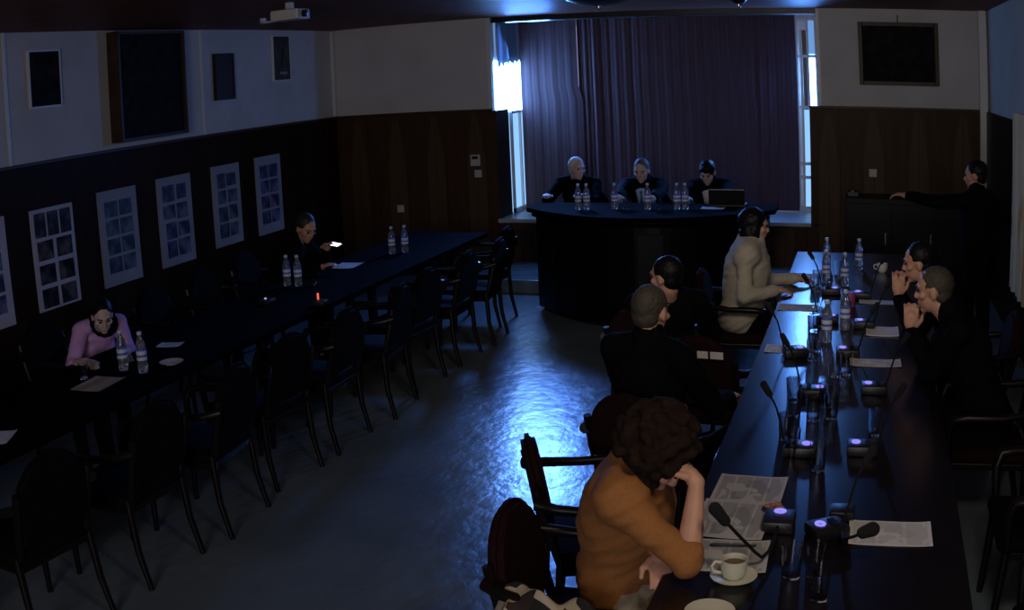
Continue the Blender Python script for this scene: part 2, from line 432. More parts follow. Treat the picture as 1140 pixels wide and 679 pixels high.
struct(MB().box(((AX0 + AX1) / 2, YB + .5, ZS), (AX1 - AX0, 1.08, .045), bevel=.008).build('sill', 'sill_wood'))
# vertical ribs on the plaster and the corner pipe
for i, (x, y) in enumerate([(XL + .008, 5.92), (XL + .008, 8.70)]):
    struct(MB().box((x, y, (ZC + ZW) / 2), (.016, .03, ZC - ZW)).build('trim_%d' % (4 + i), 'white_paint'))
struct(MB().box((XL + .02, YB - .03, (ZC + ZW) / 2 + .01), (.04, .05, ZC - ZW - .03)).build('trim_6', 'white_paint'))
struct(MB().box((1.355, YB - .08, (ZC + .95) / 2), (.09, .07, ZC - .95), bevel=.006).build('trim_7', 'white_paint'))
struct(MB().box((AX0 - .03, YB - .012, (ZC + ZW) / 2 + .01), (.05, .024, ZC - ZW - .03)).build('trim_8', 'white_paint'))
struct(MB().box((AX1 + .012, YB - .012, (ZC + ZW) / 2 + .01), (.03, .024, ZC - ZW - .03)).build('trim_9', 'white_paint'))
# beam over the bay
struct(MB().box(((AX0 + AX1) / 2, YB + .12, ZC - .03), (AX1 - AX0, .22, .06)).build('trim_10', 'frame_black'))
# speakers' dais
struct(MB().box((-2.2, 10.92, .07), (3.9, 1.12, .14), bevel=.008).build('platform', 'floor'))

# windows of the bay -------------------------------------------------
wx = AX0 + .012
def win(name): o = bpy.data.objects.new(name, None); COL.objects.link(o); return struct(o)
w1 = win('window_1')         # side window in the left reveal
MB().box((wx, 12.03, 2.14), (.012, .98, .60)).build('pane', 'sky_strong', w1)
MB().box((wx, 12.03, 2.70), (.012, .90, .46)).build('upper_pane', 'sky_dim', w1)
MB().box((wx, 12.24, 1.22), (.012, .52, 1.18)).build('lower_glow_panel', 'soft_glow', w1)  # glowing panel added in place of the lit white reveal wall
f = MB()
for y in (11.985, 12.30, 12.50): f.box((wx + .02, y, 1.22), (.03, .03, 1.2))
f.box((wx + .02, 12.24, 1.825), (.03, .54, .03)).box((wx + .02, 12.24, .65), (.03, .54, .05))
for y in (11.6, 12.36): f.box((wx + .02, y, 2.70), (.03, .03, .5))
f.build('window_frame', 'white_paint', w1)
def blind(u, v):
    y = 11.57 + .80 * u; z = 2.93 - (.49 + .02 * math.sin(u * 31) + .012 * math.sin(u * 77) + .05 * (1 - u)) * v
    return V((wx + .030 + .006 * math.sin(u * 20), y, z))
tag(MB().grid(blind, 60, 12).thick(.003).build('roller_blind', 'blind', smooth=True), 'blue roller blind half lowered at the top of the bright left bay window', 'blind')
w2 = win('window_2')         # wide window behind the curtains
MB().box(((AX0 + AX1) / 2, YA + .05, 1.78), (AX1 - AX0 - .7, .01, 2.2)).build('pane', 'sky_back', w2)
f = MB()
for x in (-3.7, -2.9, -2.1, -1.3): f.box((x, YA + .03, 1.78), (.05, .03, 2.24))
for z in (.68, 2.88): f.box(((AX0 + AX1) / 2, YA + .03, z), (AX1 - AX0 - .6, .03, .06))
f.build('window_frame', 'white_paint', w2)
w3 = win('window_3')         # casement at the right end
MB().box((-.575, 12.47, 2.15), (.072, .01, .62)).build('pane', 'sky_strong', w3)
MB().box((-.575, 12.47, 2.68), (.072, .01, .42)).build('upper_pane', 'sky_dim', w3)
MB().box((-.655, 12.47, 1.23), (.075, .01, 1.16)).build('lower_glow_panel', 'soft_glow', w3)
f = MB()
for x, z0, z1 in ((-.765, .63, 2.90), (-.705, .63, 2.75), (-.625, 1.84, 2.90), (-.60, .63, 1.84), (-.525, 1.84, 2.90)):
    f.box((x, 12.44, (z0 + z1) / 2), (.028, .05, z1 - z0), bevel=.003)
for z in (.66, 1.02, 1.18, 1.84, 2.44, 2.88): f.box((-.655, 12.44, z), (.25, .045, .035), bevel=.003)
f.build('window_frame', 'white_paint', w3)
h = MB(); h.box((-.80, 12.36, 1.66), (.05, .03, .09), bevel=.004).tube([(-.80, 12.35, 1.70), (-.86, 12.33, 1.66), (-.84, 12.33, 1.60)], .010)
h.build('handle', 'chrome', w3, True)
MB().box((-.81, 12.37, 2.47), (.05, .03, .03), bevel=.004).build('hinge', 'chrome', w3)
# frame of the boxed slot
MB().box((-.665, 12.49, 2.2), (.05, .01, 1.1)).build('dark_slot', 'black_plastic', w3)

# curtains ------------------------------------------------------------
def curtain(x0, x1, gapL, gapR, amp, n, seed, y=12.30, flat=False):
    rnd = random.Random(seed); ph = [rnd.uniform(0, 6.28) for _ in range(4)]
    fr = [n * 1., n * 2.3, n * .41, n * 5.1]
    def fn(u, v):
        z = 2.93 - 2.29 * v
        xl = x0 + gapL(z); xr = x1 - gapR(z)
        a = sum(w_ * math.sin(2 * PI * fq * u + p + v * .15 * k) for k, (w_, fq, p) in enumerate(zip((.5, .25, .5, .08), fr, ph)))
        k_ = (.12 + math.exp(-(u / .17) ** 2) + .25 * math.exp(-((u - .32) / .04) ** 2)) if flat else 1
        return V((xl + (xr - xl) * u, y + amp * k_ * a * (.65 + .35 * v), z))
    return MB().grid(fn, 320, 14).thick(.004)
def tap(w_, zend): return lambda z: w_ * max(0, min(1, (z - zend) * 6))
zero = lambda z: 0.
lab = ['dark aubergine curtain hanging at the left end of the window bay',
       'wide aubergine curtain with vertical folds behind the three seated men',
       'dark violet curtain hanging at the right end of the window bay']
cs = [curtain(-4.08, -3.32, zero, tap(.045, 1.95), .010, 3, 1), curtain(-3.36, -1.24, tap(.0, 2), tap(.020, 1.80), .042, 17, 2, 12.30, True), curtain(-1.26, -.76, zero, zero, .010, 4, 3, 12.32)]
for c_, l_ in zip(cs, lab):
    tag(c_.build('curtain', 'curtain', smooth=True), l_, 'curtain', 'aubergine curtains in the window bay')
rd = MB().tube([(-4.12, 12.3, 2.925), (-.74, 12.3, 2.925)], .012).build('curtain_rod', 'chrome', smooth=True)
tag(rd, 'thin metal curtain rod above the aubergine curtains', 'curtain rod')
def fnr(u, v): return V((XR - .06 + .02 * math.sin(u * 40) + .008 * math.sin(u * 23), 8.0 + 1.25 * u, 1.95 - 1.50 * v))
tag(MB().grid(fnr, 120, 8).thick(.004).build('curtain', 'cream_curtain', smooth=True), 'pale cream curtain on the right wall', 'curtain')

# ------------------------------------------------------------------ pictures and boards on the walls
def side_picture(name, label, cat, y0, y1, z0, z1, depth, fmat, pmat, border=.025):
    t = thing(name, label, cat, (XL, (y0 + y1) / 2, (z0 + z1) / 2)); x = 0
    w_, h_ = y1 - y0, z1 - z0; f = MB()
    f.box((depth / 2, -w_ / 2 + border / 2, 0), (depth, border, h_), bevel=.003).box((depth / 2, w_ / 2 - border / 2, 0), (depth, border, h_), bevel=.003)
    f.box((depth / 2, 0, -h_ / 2 + border / 2), (depth, w_ - 2 * border, border)).box((depth / 2, 0, h_ / 2 - border / 2), (depth, w_ - 2 * border, border))
    f.build('frame', fmat, t)
    MB().box((depth * .4, 0, 0), (depth * .7, w_ - 2 * border, h_ - 2 * border)).build('picture', pmat, t)
    return t
side_picture('framed_picture', 'dark picture in a thin pale frame, leftmost on the upper left wall', 'picture', 6.18, 6.58, 2.32, 2.80, .03, 'white_paint', 'picture_dark', .016)
side_picture('wall_panel', 'large dark wooden board with deep brown sides on the left wall', 'board', 7.23, 8.25, 1.94, 2.93, .14, 'frame_brown', 'picture_dark', .03)
side_picture('framed_picture', 'small brown framed picture right of the pale wall rib', 'picture', 8.90, 9.24, 2.22, 2.70, .05, 'frame_black', 'frame_black', .02)
sp = side_picture('framed_picture', 'narrow dark sea picture with a pale boat near the wall corner', 'picture', 10.06, 10.44, 2.37, 2.89, .03, 'white_paint', 'picture_sea', .014)
MB().box((.028, .02, -.17), (.006, .15, .03), bevel=.002).build('boat', 'cloud', sp)
MB().prism([(-.03, -.1), (.03, -.1), (0, .12)], 0, .006).build('sail', 'picture_sea', sp)
bo = [o for o in COL.objects if o.name.startswith('sail')][0]; bo.rotation_euler = (PI / 2, 0, PI / 2); bo.location = (.024, .03, 0)

def photo_board(label, y0, y1, z0, z1, style, pm, bmx):
    t = thing('photo_board', label, 'board', (XL + .04, (y0 + y1) / 2, (z0 + z1) / 2), group='photo boards along the left wainscot')
    w_, h_ = y1 - y0, z1 - z0
    MB().box((.008, 0, 0), (.016, w_, h_), bevel=.002).build('backing_board', bmx, t)
    cells = []
    if style == 'mixed':
        for i in range(3): cells.append((-w_ / 2 + w_ * (.20 + .30 * i), h_ * .34, w_ * .25, h_ * .24))
        for j in range(3):
            for s_ in (-1, 1): cells.append((s_ * w_ * .225, h_ * (.09 - .235 * j), w_ * .36, h_ * .19))
    elif style == 'grid':
        for j in range(4):
            for s_ in (-1, 1): cells.append((s_ * w_ * .185, h_ * (.30 - .195 * j), w_ * .32, h_ * .165))
    else:
        rnd = random.Random(style)
        for j in range(4):
            for s_ in (-1, 1): cells.append((s_ * w_ * (.18 + rnd.uniform(-.01, .02)), h_ * (.31 - .205 * j + rnd.uniform(-.01, .01)), w_ * rnd.uniform(.27, .35), h_ * rnd.uniform(.15, .19)))
    for (cy, cz, a, b) in cells:
        MB().box((.018, cy, cz), (.006, a, b)).build('photo', pm, t)
photo_board('white edged photo board cut off at the left picture edge', 5.20, 5.74, .66, 1.52, 'grid', 'photo_blue', 'board_paper_white')
photo_board('photo board with three upright photos on top, above the person in pink', 6.04, 6.57, .68, 1.51, 'mixed', 'photo_dark', 'board_paper_white')
photo_board('grey photo board with eight tidy photos right of the three upright ones', 6.91, 7.46, .70, 1.54, 'grid', 'photo_teal', 'board_paper')
photo_board('grey photo board with uneven photos, middle of the row', 7.78, 8.33, .71, 1.55, 5, 'photo_blue', 'board_paper')
photo_board('blue toned photo board, second from the wall corner', 8.70, 9.21, .74, 1.56, 9, 'photo_teal', 'board_paper')
photo_board('narrow photo board nearest the wall corner', 9.53, 10.05, .73, 1.57, 'grid', 'photo_blue', 'board_paper')

t = thing('framed_picture', 'wide dark framed picture on the pale wall right of the curtains', 'picture', (.425, YB, 2.465))
f = MB()
for s_ in (-1, 1):
    f.box((s_ * .42, -.025, 0), (.045, .05, .68), bevel=.005); f.box((0, -.025, s_ * .3175), (.795, .05, .045), bevel=.005)
f.build('frame', 'frame_brown', t)
MB().box((0, -.012, 0), (.80, .024, .60)).build('picture', 'picture_dark', t)
MB().tube([(0, -.02, .34), (0, -.02, .42)], .006).build('hook', 'frame_brown', t)
# thermostat, sockets
t = thing('thermostat', 'small pale thermostat on the dark wainscot left of the bay', 'thermostat', (-4.385, YB - .04, 1.305))
MB().box((0, -.014, 0), (.115, .028, .13), bevel=.005).build('housing', 'switch', t)
MB().box((0, -.030, .03), (.075, .004, .035)).build('display', 'black_plastic', t)
def sock(x, z, label):
    t = thing('wall_socket', label, 'switch', (x, YB - .04, z))
    MB().box((0, -.008, 0), (.085, .016, .085), bevel=.004).build('plate', 'switch', t)
    MB().box((0, -.019, 0), (.045, .008, .045), bevel=.003).build('rocker', 'switch', t)
sock(-4.36, 1.15, 'small pale switch just below the thermostat')
sock(-5.36, .75, 'pale switch plate on the wainscot behind the left table')
sock(.11, 1.18, 'pale switch plate on the right wainscot below the framed picture')

# ceiling things -----------------------------------------------------
t = thing('video_projector', 'pale projector hanging from the dark ceiling at upper left', 'projector', (-4.27, 7.17, ZC))
MB().box((.04, 0, -.10), (.25, .20, .085), bevel=.012).build('housing', 'switch', t)
MB().lathe([(.028, 0), (.028, .03), (.022, .034)], (0, 0, 0), 16).build('lens', 'black_plastic', t, True, loc=(.17, -.02, -.10)).rotation_euler = (0, PI / 2, 0)
MB().box((.04, 0, -.025), (.05, .05, .05)).build('mount', 'switch', t)
MB().box((-.15, 0, -.135), (.14, .05, .016), bevel=.003).box((-.21, 0, -.12), (.03, .05, .045), bevel=.003).build('bracket', 'switch', t)
for (x, y, r, l_) in ((-.98, 8.6, .10, 'small dark bowl lamp on the ceiling near the right end of the bay'), (-2.1, 8.4, .30, 'wide dark bowl lamp on the ceiling above the presidium desk')):
    t = thing('ceiling_lamp', l_, 'ceiling lamp', (x, y, ZC))
    MB().lathe([(r * .3, 0), (r * .3, -.02), (r, -.045), (r * .85, -.09), (r * .5, -.125), (.02, -.14)], seg=28).build('lamp_shade', 'frame_black', t, True)
    MB().lathe([(.02, -.13), (.02, -.16), (.008, -.17)], seg=12).build('finial', 'chrome', t, True)

# ------------------------------------------------------------------ furniture
# presidium desk with a bowed front
def arc(x0, x1, yend, ymid, n=20):
    out = []
    for i in range(n + 1):
        u = i / n * 2 - 1; out.append((x0 + (x1 - x0) * i / n, yend + (ymid - yend) * (1 - u * u)))
    return out
t = thing('presidium_desk', 'large black presidium desk with a bowed front before the curtains', 'desk', (0, 0, 0))
MB().prism(arc(-3.10, -.90, 9.62, 8.95) + [(-.90, 9.93), (-3.10, 9.93)], 0.05, .96).build('body', 'desk_wood', t)
MB().prism(arc(-3.18, -.82, 9.58, 8.89) + [(-.82, 9.96), (-3.18, 9.96)], .96, 1.0).build('desk_top', 'desk_top_wood', t)
MB().prism(arc(-3.06, -.94, 9.66, 9.0) + [(-.94, 9.91), (-3.06, 9.91)], 0, .05).build('plinth', 'black_matte', t)
m_ = MB()
ar = arc(-3.10, -.90, 9.62, 8.95, 8)
for (xa, ya), (xb, yb) in zip(ar, ar[1:]):
    c = V(((xa + xb) / 2, (ya + yb) / 2, .5)); d = V((xb - xa, yb - ya, 0)); L = d.length; an = math.atan2(d.y, d.x)
    nrm = V((d.y, -d.x, 0)).normalized()
    m_.box(c + nrm * .008, (L - .05, .014, .70), Matrix.Rotation(an, 3, 'Z'), bevel=.003)
m_.build('front_panel', 'desk_wood', t)
tube_pts = [V((x, y - .01, .93)) for x, y in arc(-3.12, -.88, 9.60, 8.93)]
MB().tube(tube_pts, .016, 8).build('moulding', 'desk_top_wood', t, True)

def table(label, x0, x1, y0, y1, segs, tw):
    t = thing('conference_table', label, 'table', ((x0 + x1) / 2, (y0 + y1) / 2, 0))
    w_, l_ = x1 - x0, y1 - y0
    MB().box((0, 0, .73), (w_, l_, .04), bevel=.006).build('tabletop', tw, t)
    MB().box((-w_ / 2 + .30, 0, .655), (.03, l_ - .3, .11)).box((w_ / 2 - .30, 0, .655), (.03, l_ - .3, .11)).build('apron', tw, t)
    for i in range(segs + 1):
        y = -l_ / 2 + .2 + (l_ - .4) * i / segs
        for s_ in (-1, 1): MB().box((s_ * (w_ / 2 - .32), y, .355), (.06, .06, .71), bevel=.005).build('leg', 'chair_wood', t)
    return t
table('long glossy dark table at the right with microphones down its middle', -.57, .40, 2.2, 8.85, 4, 'table_wood')
table('long dark table in the shadows parallel to the left wall', -4.45, -3.60, 2.3, 9.65, 4, 'table_wood_matt')

def armchair(label, fabric, pillow_r=.0):
    t = thing('armchair', label, 'chair')
    MB().box((0, .01, .445), (.48, .46, .07), bevel=.028, seg=3).build('seat', fabric, t, True)
    # arched upholstered back
    pts = [];
    for i in range(13):
        a = PI * i / 12; pts.append((.215 * math.cos(a), .68 + .22 * math.sin(a)))
    pts += [(-.20, .50), (.20, .50)]
    bm = MB(); b = bm.bm
    fr_ = [b.verts.new((x, .028, z)) for x, z in pts]; bk = [b.verts.new((x, -.028, z)) for x, z in pts]
    b.faces.new(fr_); b.faces.new(bk[::-1]); n = len(pts)
    for k in range(n): b.faces.new((fr_[k], bk[k], bk[(k + 1) % n], fr_[(k + 1) % n]))
    es = [e for e in b.edges if abs(e.verts[0].co.y - e.verts[1].co.y) < .001]
    bmesh.ops.bevel(b, geom=es, offset=.02, segments=3, affect='EDGES')
    bmesh.ops.rotate(b, cent=(0, 0, .45), matrix=Matrix.Rotation(math.radians(9), 3, 'X'), verts=b.verts)
    bmesh.ops.translate(b, vec=(0, -.22, 0), verts=b.verts)
    bm.build('backrest', fabric, t, True)
    for s_ in (-1, 1):
        MB().tube([(s_ * .235, .20, .42), (s_ * .235, .21, .2), (s_ * .235, .22, 0)], .017, 10, [.020, .018, .015]).build('leg', 'chair_wood', t, True)
        MB().tube([(s_ * .22, -.20, .46), (s_ * .225, -.215, .2), (s_ * .23, -.26, 0)], .017, 10, [.020, .018, .015]).build('leg', 'chair_wood', t, True)
        MB().tube([(s_ * .225, -.29, .70), (s_ * .26, -.22, .685), (s_ * .285, -.05, .665), (s_ * .285, .12, .665), (s_ * .275, .19, .655), (s_ * .262, .21, .60), (s_ * .245, .20, .44)],
                  .02, 10, [.026, .021, .019, .022, .024, .02, .018]).build('armrest', 'chair_wood', t, True)
        MB().tube([(s_ * .205, -.205, .44), (s_ * .215, -.25, .60), (s_ * .215, -.285, .76)], .018, 8).build('back_post', 'chair_wood', t, True)
    MB().box((0, .0, .40), (.46, .42, .035), bevel=.006).build('seat_frame', 'chair_wood', t)
    return t
FX = -PI / 2   # local +Y turned to world +X
ac = armchair('dark red armchair with a rounded back under the person in the brown top', 'chair_fabric')
ac.location = (-.83, 3.04, 0); ac.rotation_euler = (0, 0, FX)
dup(ac, (-.99, 3.80, 0), FX + .42, 'empty dark red armchair between the brown top and the bald man')
dup(ac, (-.90, 4.55, 0), FX + 1.2, 'dark red armchair under the short haired man in black')
dup(ac, (-1.22, 6.18, 0), FX + 1.2, 'dark red armchair under the turned person seen behind the short haired man')
lc = dup(ac, (-.84, 5.62, 0), FX + 1.45, 'dark armchair with two small white labels on its back')
for x, w_ in ((.045, .058), (.122, .070)):
    MB().box((x, -.316, .80), (w_, .006, .038), Matrix.Rotation(math.radians(9), 3, 'X')).build('label_card', 'blank_paper', lc)
lc2 = dup(ac, (-.86, 7.24, 0), FX, 'dark armchair under the person in the cream top')
g_ = 'armchairs along the right side of the right table'
r1 = dup(ac, (.67, 5.1, 0), -FX, 'armchair under the crew cut man with clasped hands at the right table')
r2 = dup(ac, (.67, 6.15, 0), -FX, 'armchair under the man farther along who hides his mouth')
pr = armchair('black armchair under the white haired man at the presidium desk', 'chair_fabric_black')
pr.location = (-2.93, 10.72, .14); pr.rotation_euler = (0, 0, PI)
dup(pr, (-2.25, 10.72, .14), PI, 'black armchair under the man in the light blue shirt and tie')
dup(pr, (-1.56, 10.72, .14), PI, 'black armchair under the man reading beside the laptop')
dup(pr, (-4.90, 5.06, 0), FX, 'black armchair under the person in pink')
dup(pr, (-4.86, 7.68, 0), FX, 'black armchair under the person looking at a glowing phone')
for i in range(9):
    y = 3.0 + .68 * i
    dup(pr, (-3.40 + .03 * (i % 3), y + .04 * (i % 2), 0), -FX + .1 * ((i * 7) % 3 - 1), 'empty black armchair tucked in along the aisle side of the left table', 'black armchairs along the aisle')
dup(pr, (-3.50, 9.12, 0), -FX, 'black armchair last in the aisle row, nearest the dais')
for i, y in enumerate((3.3, 6.2, 6.9)):
    dup(pr, (-4.78, y, 0), FX, 'empty black armchair between the left table and the wall', 'black armchairs on the wall side of the left table')

for y in (3.1, 4.1):
    dup(pr, (.86, y, 0), -FX, 'empty armchair in the dark by the near right side of the right table', g_)

# cabinet at the back right
t = thing('cabinet', 'low black cabinet along the back wall at the right', 'cabinet', (.55, 11.21, 0))
MB().box((0, 0, .48), (1.48, .46, .96), bevel=.006).build('body', 'cabinet', t)
for s_ in (-1, 0, 1):
    d = MB().box((s_ * .49, -.235, .48), (.47, .016, .86), bevel=.004).build('door', 'cabinet', t)
    MB().box((s_ * .49 + .18, -.25, .55), (.012, .016, .12)).build('handle', 'chrome', d)
t = thing('loudspeaker', 'small dark loudspeaker on the left end of the black cabinet', 'speaker', (-.11, 11.21, .96))
MB().box((0, 0, .022), (.12, .12, .044), bevel=.004).build('housing', 'black_plastic', t)
MB().lathe([(.03, 0), (.03, .008)], seg=16).build('knob', 'chrome', t, True, loc=(-.0, 0, .044))

# ------------------------------------------------------------------ things on the tables
ZT = .7505
def bottle_proto():
    t = thing('water_bottle', '', 'bottle')
    MB().lathe([(.026, .0), (.031, .006), (.031, .055), (.0285, .065), (.031, .075), (.031, .15), (.026, .18), (.013, .205), (.012, .222)], seg=20).build('bottle_body', 'plastic_clear', t, True)
    MB().lathe([(.0316, .075), (.0316, .14)], seg=20, cap=(False, False)).thick(.0006).build('paper_label', 'bottle_label', t, True)
    MB().lathe([(.0145, .220), (.0145, .236), (.012, .239)], seg=16).build('cap', 'bottle_cap', t, True)
    return t
bp = bottle_proto(); first_b = [True]
def bottle(x, y, z, label):
    if first_b[0]: first_b[0] = False; bp.location = (x, y, z); bp['label'] = label; return bp
    return dup(bp, (x, y, z), random.uniform(0, 6), label)
def glass_proto():
    t = MB().lathe([(.026, 0), (.031, .10), (.0295, .10), (.0245, .008), (.001, .008)], seg=20, cap=(True, True)).build('drinking_glass', 'glass', smooth=True)
    return tag(t, '', 'glass')
gp = glass_proto(); first_g = [True]
def glass(x, y, z, label, group=None, s=1):
    if first_g[0]: first_g[0] = False; o = gp
    else: o = gp.copy(); COL.objects.link(o)
    o.location = (x, y, z); o['label'] = label; o.scale = (s, s, s)
    if group: o['group'] = group
    return o

# microphones: local user side is -Y
def mic_proto():
    t = thing('gooseneck_microphone', '', 'microphone')
    MB().box((0, 0, .022), (.11, .13, .044), bevel=.010).build('base', 'black_plastic', t, True)
    MB().lathe([(.013, 0), (.019, .002), (.019, .006), (.013, .008), (.009, .004), (.009, 0)], seg=20, cap=(False, False), sq=(1.15, 1)).build('button_ring', 'led', t, True, loc=(0, .028, .044))
    MB().box((-.0, -.022, .046), (.06, .022, .004)).build('display', 'black_matte', t)
    pts = [(0, -.050, .03), (0, -.066, .06), (0, -.080, .12), (0, -.10, .19), (0, -.13, .245)]
    MB().tube(pts, .0045, 8).build('gooseneck', 'black_matte', t, True)
    MB().cap((0, -.13, .245), (0, -.155, .285), .013, .015).build('windscreen', 'foam', t, True)
    return t
mp_ = mic_proto(); first_m = [True]
def mic(x, y, rz, label):
    if first_m[0]: first_m[0] = False; mp_.location = (x, y, ZT); mp_.rotation_euler = (0, 0, rz); mp_['label'] = label; return mp_
    return dup(mp_, (x, y, ZT), rz, label)
TL, TR_ = -PI / 2, PI / 2
mic(-.23, 4.03, TL, 'microphone with a violet ring left of the table middle, just beyond the newspapers')
mic(-.22, 4.82, TL, 'microphone with a violet ring in front of the short haired man in black')
mic(-.36, 5.53, TL + .3, 'microphone standing left of its row on the lit strip of table')
mic(-.21, 6.32, TL, 'microphone with a violet ring beside the sheet nearer the cream top')
mic(-.22, 7.15, TL, 'farthest microphone of the left row, before the person in cream')
mic(-.075, 3.26, TR_ + .5, 'near right microphone with a violet ring between the glasses and the lone sheet')
mic(.03, 4.07, TR_, 'microphone with a violet ring second nearest in the right row')
mic(.075, 4.91, TR_, 'microphone with a violet ring nearest the crew cut man with clasped hands')
mic(-.07, 5.56, TR_, 'microphone with a violet ring at the left end of the striped sheet')
mic(.02, 6.22, TR_, 'microphone with a violet ring by the white pad of the two men')
mic(.0, 7.05, TR_, 'farthest microphone of the right row, by the red packet')
# the nearest left one bends toward its user
t = thing('gooseneck_microphone', 'nearest microphone, bent over the newspapers beside the cup and saucer', 'microphone', (-.245, 3.31, ZT))
MB().box((0, 0, .022), (.11, .13, .044), bevel=.010).build('base', 'black_plastic', t, True)
MB().lathe([(.013, 0), (.019, .002), (.019, .006), (.013, .008), (.009, .004), (.009, 0)], seg=20, cap=(False, False), sq=(1.15, 1)).build('button_ring', 'led', t, True, loc=(0, .028, .044))
P0 = V((-.245, 3.31, ZT))
pts = [V(p) - P0 for p in [(-.245, 3.25, .78), (-.245, 3.16, .78), (-.255, 3.06, .775), (-.27, 3.00, .782), (-.29, 2.96, .82), (-.335, 2.90, .90), (-.375, 2.87, .96)]]
MB().tube(pts, .0055, 8).build('gooseneck', 'black_matte', t, True)
MB().cap(pts[-1], pts[-1] + V((-.03, -.015, .045)), .017, .020).build('windscreen', 'foam', t, True)
# near right: neck reaching over the lone sheet
mr = thing('gooseneck_microphone', 'microphone whose black head hangs over the lone printed sheet', 'microphone', (-.03, 3.42, ZT))
MB().box((0, 0, .018), (.09, .09, .036), bevel=.010).build('base', 'black_plastic', mr, True)
P0 = V((-.03, 3.42, ZT))
pts = [V(p) - P0 for p in [(-.03, 3.37, .775), (-.03, 3.25, .78), (-.015, 3.13, .80), (.015, 3.05, .845), (.045, 3.03, .87)]]
MB().tube(pts, .0055, 8).build('gooseneck', 'black_matte', mr, True)
MB().cap(pts[-1], pts[-1] + V((.03, -.002, .014)), .020, .024).build('windscreen', 'foam', mr, True)

def sheet(name, label, cat, x, y, w_, d_, rz, m, z=ZT, th_=.0008, curl=.004, group=None):
    def fn(u, v):
        return V(((u - .5) * w_, (v - .5) * d_, curl * (max(0, abs(u - .5) - .3) * 5) ** 2 + .0006 * math.sin(u * 9 + v * 5)))
    o = MB().grid(fn, 14, 10).thick(th_).build(name, m, smooth=True)
    o.location = (x, y, z + .0014); o.rotation_euler = (0, 0, rz)
    return tag(o, label, cat, group)
sheet('newspaper', 'open newspaper at the far end of the pile before the brown top', 'newspaper', -.385, 3.635, .26, .26, -.03, 'newsprint')
sheet('newspaper', 'middle newspaper beneath the microphone head', 'newspaper', -.41, 3.345, .255, .32, -.05, 'newsprint', z=ZT + .003)
sheet('newspaper', 'newspaper under the pen beside the cup and saucer', 'newspaper', -.385, 3.06, .26, .24, .04, 'newsprint', z=ZT + .0005)
sheet('printed_sheet', 'lone printed sheet on the dark right side of the near table', 'paper', .145, 3.29, .29, .20, .01, 'document')
sheet('printed_sheet', 'striped printed sheet in front of the crew cut man', 'paper', .09, 5.43, .27, .15, .02, 'document')
sheet('notepad', 'white pad between the two men with raised hands', 'notepad', .13, 6.12, .20, .22, 0, 'blank_paper', th_=.004)
sheet('printed_sheet', 'long sheet before the farther man hiding his mouth', 'paper', .13, 6.93, .30, .12, 0, 'blank_paper')
sheet('printed_sheet', 'grey sheet on the lit table strip beside the standing microphone', 'paper', -.44, 5.66, .19, .17, .0, 'document')
sheet('printed_sheet', 'grey sheet on the lit table strip before the microphone head', 'paper', -.42, 6.70, .26, .19, .0, 'document')
sheet('printed_sheet', 'pale sheet beneath the hand of the person in cream', 'paper', -.40, 7.78, .25, .17, 0, 'blank_paper')
sheet('printed_sheet', 'tan sheet before the person in pink', 'paper', -3.95, 4.27, .21, .28, .12, 'tan_paper')
sheet('printed_sheet', 'pale strip of paper right of the bottles by the person in pink', 'paper', -4.07, 5.14, .16, .12, .3, 'blank_paper')
sheet('printed_sheet', 'pale paper on the left table beside its far two bottles', 'paper', -4.18, 7.82, .20, .26, .1, 'blank_paper')
sheet('printed_sheet', 'corner of a paper at the left picture edge', 'paper', -3.83, 3.33, .15, .21, .5, 'blank_paper')
sheet('printed_sheet', 'small pale paper beyond the pale strip near the pink top', 'paper', -4.28, 5.02, .09, .08, .2, 'blank_paper')
pe = MB().cap((-.075, 0, .006), (.07, 0, .006), .0055, .004).build('pen', 'black_plastic', smooth=True)
pe.location = (-.375, 3.125, ZT + .004); pe.rotation_euler = (0, 0, .10); tag(pe, 'black pen lying on the newspaper behind the cup', 'pen')

def cup(x, y, label, handle_dir, m='cup_white', tea=True, z=ZT):
    t = thing('cup', label, 'cup', (x, y, z), handle_dir)
    MB().lathe([(.026, 0), (.028, .004), (.036, .012), (.042, .040), (.0425, .066), (.0395, .066), (.038, .040), (.030, .012), (.001, .008)], seg=28).build('cup_body', m, t, True)
    MB().tube([(.040, 0, .056), (.060, 0, .060), (.070, 0, .045), (.064, 0, .028), (.040, 0, .020)], .005, 8).build('handle', m, t, True)
    if tea: MB().lathe([(.0376, .046), (.0376, .048)], seg=24).build('coffee', 'tea', t, True)
    return t
def saucer(x, y, label, m='cup_white', z=ZT):
    return tag(MB().lathe([(.036, 0), (.038, .003), (.072, .014), (.074, .017), (.071, .017), (.036, .006), (.001, .006)], seg=32).build('saucer', m, smooth=True, loc=(x, y, z)), label, 'saucer')
saucer(-.345, 2.90, 'cream saucer beneath the coffee cup by the brown top')
cup(-.345, 2.90, 'cream coffee cup standing on its saucer by the newspapers', PI + .3, z=ZT + .006)
saucer(-.38, 2.66, 'cream saucer at the bottom edge of the picture')
cup(.155, 8.02, 'white mug on the far part of the right table', PI + .2, 'mug_white', False)

